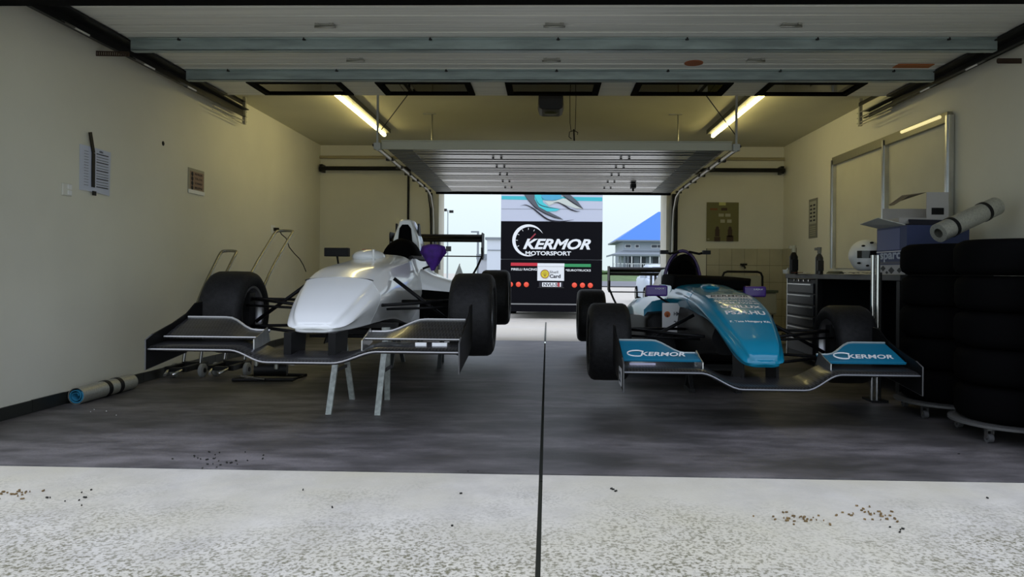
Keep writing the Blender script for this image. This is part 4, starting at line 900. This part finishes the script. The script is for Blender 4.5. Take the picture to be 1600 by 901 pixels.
tpoly([tpx(30, 235), tpx(1450, 243), tpx(1450, 247), tpx(30, 239)], TG, 'seam', -.03, .003)
tpoly([tpx(*p) for p in ((290, -60), (560, -60), (510, 60), (530, 160), (600, 235), (720, 290), (860, 360), (900, 390), (780, 370), (640, 310), (500, 225), (400, 110))], TG, 'swoosh', -.034)
tpoly([tpx(*p) for p in ((500, -60), (640, -60), (590, 60), (620, 150), (700, 210), (860, 240), (800, 270), (680, 275), (560, 210), (500, 100))], TC, 'swoosh', -.041)
tpoly([tpx(*p) for p in ((600, 0), (760, -40), (880, 20), (860, 100), (740, 120), (640, 110), (590, 70))], mat('swoosh_blue', (.08, .40, .60), .4), 'swoosh', -.041)
tpoly([tpx(*p) for p in ((640, 130), (760, 130), (900, 90), (960, 100), (1060, 160), (1180, 238), (1080, 230), (960, 195), (850, 150), (760, 165), (700, 190))], TPL, 'swoosh', -.037)
tpoly([tpx(*p) for p in ((760, -60), (900, -60), (1000, 40), (1100, 130), (1180, 235), (1020, 130), (900, 50))], TG, 'swoosh', -.043)
def tline(pts, w0, m=None):
    P = [tpx(*p) for p in pts]; P = catmull([(a, b, 0) for a, b in P], 4); n = len(P)
    up = []; dn = []
    for i in range(n):
        d_ = P[min(i+1, n-1)]-P[max(i-1, 0)]; L = math.hypot(d_[0], d_[1]) or 1; w = w0*math.sin(math.pi*min(max((i+.3)/n, .03), .97)); up.append((P[i][0]-d_[1]/L*w, P[i][1]+d_[0]/L*w)); dn.append((P[i][0]+d_[1]/L*w, P[i][1]-d_[0]/L*w))
    A = [T(*p) for p in up]; B = [T(*p) for p in dn]; v = [(a[0], -.048, a[2]) for a in A]+[(b[0], -.048, b[2]) for b in B]
    MB().add(v, [(i, i+1, n+i+1, n+i) for i in range(n-1)]).build('swoosh_line', m or INK, tk)
tline([(300, 195), (380, 185), (480, 235), (560, 300), (680, 385), (800, 412), (920, 410), (1050, 390)], 1.3)
tline([(760, 155), (830, 150), (920, 195), (1000, 245), (1080, 272), (1140, 270)], 1.1)
tline([(340, 20), (420, 130), (520, 225), (640, 300), (760, 350), (880, 385)], .7)
tline([(500, 60), (560, 170), (680, 215), (860, 240)], .6)
tline([(880, 40), (960, 100), (1080, 180), (1180, 238)], .8)
# KERMOR MOTORSPORT
cpx, cpz = T(*tpx(410, 680))[0], T(*tpx(410, 680))[2]; rr_ = 225/9.012/FPX*TY
arc = [math.radians(25+(292-25)*k/40) for k in range(41)]
ring = [(rr_*math.cos(a_)+cpx, cpz+rr_*math.sin(a_)) for a_ in arc]; rin = [((rr_*(1-.2*math.sin(math.pi*k/40)**.7))*math.cos(a_)+cpx+.004, cpz+(rr_*(1-.2*math.sin(math.pi*k/40)**.7))*math.sin(a_)) for k, a_ in enumerate(arc)]
n = len(arc); MB().add([(x, -.045, z) for x, z in ring]+[(x, -.045, z) for x, z in rin], [(i, i+1, n+i+1, n+i) for i in range(n-1)]).build('dial_ring', WHITEM, tk)
for a_ in (90, 60, 120, 150, 180, 210): 
    a_ = math.radians(a_); MB().bar((cpx+rr_*.78*math.cos(a_), -.042, cpz+rr_*.78*math.sin(a_)), (cpx+rr_*.66*math.cos(a_), -.042, cpz+rr_*.66*math.sin(a_)), .012, .006, up=(0, 1, 0)).build('dial_tick', WHITEM, tk)
RDK = mat('needle_red', (.35, .03, .05), .5)
MB().bar((cpx+.04, -.042, cpz+.02), (cpx+rr_*.62*math.cos(.75), -.042, cpz+rr_*.62*math.sin(.75)), .03, .006, up=(0, 1, 0)).build('dial_needle', RDK, tk)
q = T(*tpx(812, 733)); text('lettering', 'KERMOR', (q[0], -.046, q[2]), WHITEM, tk, w=950/9.012/FPX*TY, h=150/9.012/FPX*TY, shear=.35, bold=.035)
q = T(*tpx(690, 862)); text('lettering', 'MOTORSPORT', (q[0], -.046, q[2]), WHITEM, tk, w=640/9.012/FPX*TY, h=58/9.012/FPX*TY, bold=.03)
def tq(cx, cy): return (780+cx/8.194, 390+cy/8.194)
def trect(x0, y0, x1, y1, m, name, dy=-.045, th=.006):
    a_ = T(*tq(x0, y0)); b_ = T(*tq(x1, y1)); return MB().bb((a_[0], dy-th, b_[2]), (b_[0], dy, a_[2])).build(name, m, tk)
trect(150, 165, 490, 208, mat('flag_red', (.6, .02, .04), .5), 'flag_band'); trect(490, 172, 835, 215, WHITEM, 'flag_band'); trect(835, 180, 1172, 222, mat('flag_green', (.03, .30, .10), .5), 'flag_band')
q = T(*tq(320, 250)); text('lettering', 'PIRELLI RACING', (q[0], -.046, q[2]), WHITEM, tk, w=330/8.194/FPX*TY, h=30/8.194/FPX*TY, bold=.02)
q = T(*tq(1010, 263)); text('lettering', '*EUROTRUCKS', (q[0], -.046, q[2]), WHITEM, tk, w=320/8.194/FPX*TY, h=28/8.194/FPX*TY, bold=.02)
trect(490, 215, 830, 398, WHITEM, 'sponsor_card')
q = T(*tq(585, 310))
MB().lathe([(-.058, 0), (-.058, .10), (-.052, .10)], (q[0], 0, q[2]), 'Y', 24).build('shell_emblem', mat('emblem_yellow', (.75, .62, .03), .5), tk)
MB().tube([(q[0]+.10*math.cos(t), -.056, q[2]+.10*math.sin(t)) for t in [2*math.pi*k/20 for k in range(20)]], .010, 5, closed=True).build('emblem_rim', mat('emblem_red', (.3, .1, .03), .5), tk)
for k in range(5):
    an = math.radians(40+25*k); MB().bar((q[0], -.06, q[2]-.06), (q[0]+.085*math.cos(an), -.06, q[2]-.06+.13*math.sin(an)), .006, .002, up=(0, 1, 0)).build('emblem_ray', MATS['emblem_red'], tk)
q = T(*tq(700, 285)); text('lettering', 'Shell', (q[0], -.054, q[2]), INK, tk, h=.06, w=.21)
q = T(*tq(715, 338)); text('lettering', 'Card', (q[0], -.054, q[2]), INK, tk, h=.09, w=.27, bold=.03)
pt = trect(510, 412, 815, 478, mat('plate_surround', (.01, .01, .02), .5), 'plate_holder', th=.01)
trect(550, 418, 790, 474, WHITEM, 'number_plate', -.056); q = T(*tq(655, 446)); text('lettering', 'NVU-5', (q[0], -.064, q[2]), INK, tk, h=.08, w=.34, bold=.02)
trect(745, 420, 775, 472, mat('plate_red', (.45, .05, .06), .5), 'plate_badge', -.062, .003)
LR = mat('tail_lamp_red', (.55, .06, .03), .25, emit=(1, .09, .04), estr=.35)
for cx_, cy_ in ((145, 443), (247, 443), (348, 445), (962, 452), (1065, 454), (1165, 456)):
    q = T(*tq(cx_, cy_)); lm = MB().lathe([(-.07, 0), (-.066, .04), (-.05, .062), (-.03, .065)], (q[0], 0, q[2]), 'Y', 20).build('tail_lamp', LR, tk)
trect(490, 482, 830, 486, ALU, 'plate_rail')
for s in (-1, 1):
    for yy in (2.2, 7.6):
        o_ = MB().lathe([(-.14, .25), (-.15, .3), (-.15, .42), (-.12, .48), (.12, .48), (.15, .42), (.15, .3), (.14, .25), (.08, .1), (.08, 0)], (0, 0, 0), 'X', 32).build('wheel', TYRED, tk, (s*(hw-.17), yy, .48))
        MB().lathe([(-.03, .24), (s*.05, .2), (s*.1, .08), (s*.1, 0)], (0, 0, 0), 'X', 20).build('hub', GALV, o_)
MB().bb((-hw+.1, .3, .45), (hw-.1, 8.7, .76)).build('chassis', BLACK, tk)

# parked white car
CY = 25.5
pw = thing('parked_car', 'white hatchback car parked outside right of the rear opening', 'car', (4.55, CY, GZ))
secs = []
for y_, hwid, zb_, zm_, zt_ in ((0, .72, .35, .5, .62), (.1, .80, .25, .55, .72), (.8, .86, .22, .62, .88), (1.3, .88, .2, .68, .95), (3.3, .88, .2, .68, 1.0), (4.0, .84, .25, .66, .98), (4.15, .76, .35, .6, .85)):
    secs.append(smooth_half([(0, zb_), (hwid*.9, zb_), (hwid, zb_+.08), (hwid, zm_), (hwid*.95, zt_-.04), (hwid*.8, zt_), (0, zt_+.03)], y_))
MB().rings([[tuple(v) for v in r] for r in catmull(secs, 3)]).build('body', mat('parked_white', (.46, .52, .58), .35), pw)
secs = []
for y_, hwid, zt_ in ((1.05, .74, .95), (1.3, .73, 1.1), (1.9, .66, 1.42), (2.6, .64, 1.48), (3.4, .64, 1.42), (4.0, .7, .98)):
    secs.append(smooth_half([(0, .85), (.78, .85), (.78, .93), (hwid, max(zt_-.06, .95)), (hwid*.8, zt_), (0, zt_+.02)], y_))
MB().rings([[tuple(v) for v in r] for r in catmull(secs, 3)]).build('cabin', MATS['parked_white'], pw)
WG = mat('car_window', (.10, .13, .15), .1)
MB().add([(-.56, 1.31, 1.09), (.56, 1.31, 1.09), (.5, 1.80, 1.37), (-.5, 1.80, 1.37), (-.56, 1.28, 1.095), (.56, 1.28, 1.095), (.5, 1.77, 1.385), (-.5, 1.77, 1.385)], [(4, 5, 6, 7), (0, 3, 2, 1), (0, 1, 5, 4), (2, 3, 7, 6), (1, 2, 6, 5), (0, 4, 7, 3)]).build('windscreen', WG, pw)
for s in (-1, 1):
    MB().add([(s*.775, 1.5, .97), (s*.70, 2.0, 1.33), (s*.69, 2.7, 1.38), (s*.775, 2.7, .97), (s*.795, 1.5, .97), (s*.72, 2.0, 1.33), (s*.71, 2.7, 1.38), (s*.795, 2.7, .97)], [(0, 1, 2, 3), (4, 7, 6, 5), (0, 4, 5, 1), (1, 5, 6, 2), (2, 6, 7, 3), (3, 7, 4, 0)]).build('side_window', WG, pw)
    MB().bb((s*.6-.13, -.01, .58), (s*.6+.13, .2, .7)).build('headlamp', mat('lamp_clear', (.6, .65, .7), .1), pw)
    MB().bb((s*.92-.08, 1.45, .95), (s*.92+.08, 1.55, 1.07)).build('wing_mirror', MATS['parked_white'], pw)
    for yy in (.85, 3.35):
        o_ = MB().lathe([(-.1, .2), (-.1, .29), (-.07, .31), (.07, .31), (.1, .29), (.1, .2), (.04, .12), (.04, 0)] if s > 0 else [(.1, .2), (.1, .29), (.07, .31), (-.07, .31), (-.1, .29), (-.1, .2), (-.04, .12), (-.04, 0)], (0, 0, 0), 'X', 28).build('wheel', TYRED, pw, (s*.84, yy, .31))
        MB().lathe([(s*.06, .19), (s*.09, .19), (s*.07, .05), (s*.09, 0)], (0, 0, 0), 'X', 14).build('hubcap', GALV, o_)

# two-storey building with blue roof
KY = 120
def K(px, py): q = atY(px, py, KY); return q.x, q.z
kx0, kz0 = K(968, 418); kxr = kx0+26; ze = K(970, 375)[1]; zp = K(970, 394)[1]
kb = thing('clubhouse', 'two-storey grey clubhouse with bright blue roof and veranda across the track', 'building', (kx0, KY, 0))
zb_ = kz0-1.2
GWL = mat('grey_render', (.40, .45, .50), .8); GWD = mat('dark_opening', (.05, .06, .08), .3); FASC = mat('fascia_grey', (.22, .25, .27), .7)  # GWD: dark colour of the clubhouse panes and doorways
MB().bb((.6, 0, zb_), (26, 14, ze)).build('wall', GWL, kb)
rt = K(1028, 348)[1]; rx = K(1028, 348)[0]-kx0
hgt = (rt-ze)/(rx+.2)*9.5
MB().add([(-.6, -1.2, ze), (27, -1.2, ze), (27, 15.2, ze), (-.6, 15.2, ze), (7.6, 7, ze+4.4+hgt*.25), (19, 7, ze+4.4+hgt*.25)], [(0, 1, 5, 4), (1, 2, 5), (2, 3, 4, 5), (3, 0, 4), (0, 3, 2, 1)]).build('roof', mat('blue_roof', (.02, .16, .62), .5), kb)
MB().bb((-.7, -1.3, ze-.25), (27, 15.3, ze)).build('eaves', FASC, kb)
MB().add([(-1.6, -3.2, zp-.4), (26, -3.2, zp-.4), (26, 0, zp+.3), (.6, 0, zp+.3), (-1.6, -3.2, zp-.7), (26, -3.2, zp-.7), (26, 0, zp-.7), (.6, 0, zp-.7), (-1.6, 8, zp-.4), (.6, 8, zp+.3), (-1.6, 8, zp-.7)], [(0, 1, 2, 3), (4, 5, 1, 0), (4, 7, 6, 5), (0, 3, 9, 8), (4, 0, 8, 10)]).build('veranda_roof', FASC, kb)
MB().bb((-1.6, -3.2, zb_-.3), (26, 0, zb_+.9)).build('veranda_deck', GWL, kb)
for k in range(14):
    x = -1.4+k*.62 if k < 5 else 1.7+(k-5)*1.5
    MB().bb((x-.07, -3.1, zb_+.9), (x+.07, -2.95, zp-.6)).build('veranda_post', FASC if k < 5 else WHITEM, kb)
for k in range(26): MB().bb((-1.3+k*.35, -3.05, zb_+.9), (-1.24+k*.35, -3.0, zb_+1.8)).build('baluster', WHITEM, kb)
MB().bb((-1.4, -3.1, zb_+1.8), (26, -2.98, zb_+1.9)).build('handrail', WHITEM, kb)
for x0, x1 in ((.9, 1.9), (2.6, 3.3), (5.3, 7.4), (9, 11)):
    f_ = MB().bb((x0, -.1, zp+.75), (x1, .0, ze-.7)).build('window', WHITEM, kb)
    n_ = max(1, round((x1-x0)/.9))
    for k in range(n_): MB().bb((x0+.08+(x1-x0-.08)*k/n_, -.12, zp+.83), (x0+(x1-x0-.08)*(k+1)/n_, -.1, ze-.78)).build('pane', GWD, f_)
for x0, x1 in ((1.2, 2.4), (3.4, 4.4), (5.6, 8)): MB().bb((x0, -.1, zb_+.9), (x1, 0, zb_+3)).build('doorway', GWD, kb)

# floodlight mast, pale cabin and hut on the left
LY = 70
a = atY(696, 328, LY); b = atY(699, 420, LY)
fm = thing('floodlight_mast', 'thin pale floodlight mast seen through the left of rear opening', 'mast', (b.x, LY, GZ))
PG = mat('pale_grey_mast', (.35, .40, .40), .6)
MB().cyl((0, 0, 0), (0, 0, a.z-GZ), .09, 8, .05).build('pole', PG, fm); MB().box((-.35, 0, a.z-GZ), (.5, .3, .25)).box((.35, 0, a.z-GZ-.15), (.4, .3, .25)).build('floodlight', DARKM, fm); MB().box((.1, 0, 3.4), (.5, .3, .5)).build('speaker', DARKM, fm)
LY = 38
a = atY(761, 374, LY); b = atY(786, 420, LY)
hb = thing('pale_cabin', 'pale flat-roofed cabin standing directly left behind the transporter', 'cabin', (a.x, LY, GZ))
MB().bb((0, 0, 0), (2.6, 5, a.z-GZ)).build('wall', mat('cabin_white', (.62, .67, .72), .7), hb); MB().bb((-.1, -.1, a.z-GZ), (2.7, 5.1, a.z-GZ+.12)).build('roof', FASC, hb)
MB().bb((.05, -.03, a.z-GZ-.6), (2.55, 0, a.z-GZ-.55)).build('seam', FASC, hb)
a = atY(746, 402, 45)
hb = thing('small_hut', 'small grey hut with darker flat roof left of the pale cabin', 'hut', (a.x, 45, GZ))
MB().bb((0, 0, 0), (.75, 2.2, a.z-GZ)).build('wall', mat('hut_white', (.45, .47, .5), .7), hb); MB().bb((-.06, -.1, a.z-GZ-.12), (.8, 2.3, a.z-GZ+.22)).build('roof', FASC, hb)
a = atY(747, 361, 30)
lp = thing('slim_post', 'slim grey post with short arm beside the small hut outside', 'post', (a.x, 30, GZ))
MB().cyl((0, 0, 0), (0, 0, a.z-GZ), .045, 8).build('pole', FASC, lp); MB().bb((-.3, -.04, a.z-GZ-.06), (.0, .04, a.z-GZ)).build('arm', FASC, lp)
# far green hedge line
for i, (x0, w_) in enumerate(((5, 12), (45, 40))):
    m = MB(); n_ = int(w_/1.2)
    for k in range(n_): m.sphere((x0+k*1.2+random.uniform(-.3, .3), 114+random.uniform(-1, 1), .9+random.uniform(0, .3)), (1.1, 1., random.uniform(.3, .7)), 8, 5)
    tag(m.build('hedge', mat('hedge_green', (.10, .17, .06), .95, noise=.4, scale=2)), ('short green hedge line in front of the clubhouse', 'green hedge line beyond the clubhouse on the right')[i], 'hedge', kind='stuff')

# ================================================================== SMALL FLOOR DEBRIS
LEAF = mat('dry_leaf', (.20, .13, .05), .8, noise=.4, scale=50); DK = mat('dark_bit', (.02, .02, .015), .9)
for (px, py, n_, sp, m_, lb) in ((1244, 808, 26, .05, LEAF, 'small scatter of dry brown leaf crumbs on concrete, left of two'), (1362, 803, 30, .055, LEAF, 'small scatter of dry brown leaf crumbs on concrete, right of two'), (18, 771, 22, .06, LEAF, 'dry leaf crumbs on the concrete at the far left edge'), (112, 776, 8, .06, DK, 'dark crumbs on the concrete near the left edge'), (340, 721, 26, .09, DK, 'dark dirt crumbs on garage floor edge at left'), (955, 764, 3, .02, DK, 'lone dark twig on the concrete apron right of the joint'), (1412, 826, 4, .015, DK, 'lone dark lump on the concrete apron at right'), (1500, 800, 5, .5, DK, 'sparse dark grit specks on the right concrete apron'), (500, 800, 5, .6, DK, 'sparse dark grit specks on the left concrete apron'), (165, 643, 4, .06, WHITEM, 'white paper crumbs on floor beside the foam roll')):
    q = atZ(px, py, 0); m = MB()
    zf = -.0035 if q.y < YF else .0005
    for k in range(n_):
        cx_, cy_ = q.x+random.gauss(0, sp), q.y+random.gauss(0, sp*.7); an = random.uniform(0, 6.28); l_ = random.uniform(.002, .007)
        m.box((cx_, cy_, zf+.003), (l_*2, l_*.9, .005), Matrix.Rotation(an, 3, 'Z') @ Matrix.Rotation(random.uniform(-.3, .3), 3, 'X'))
    tag(m.build('floor_debris', m_), lb, 'debris', kind='stuff')
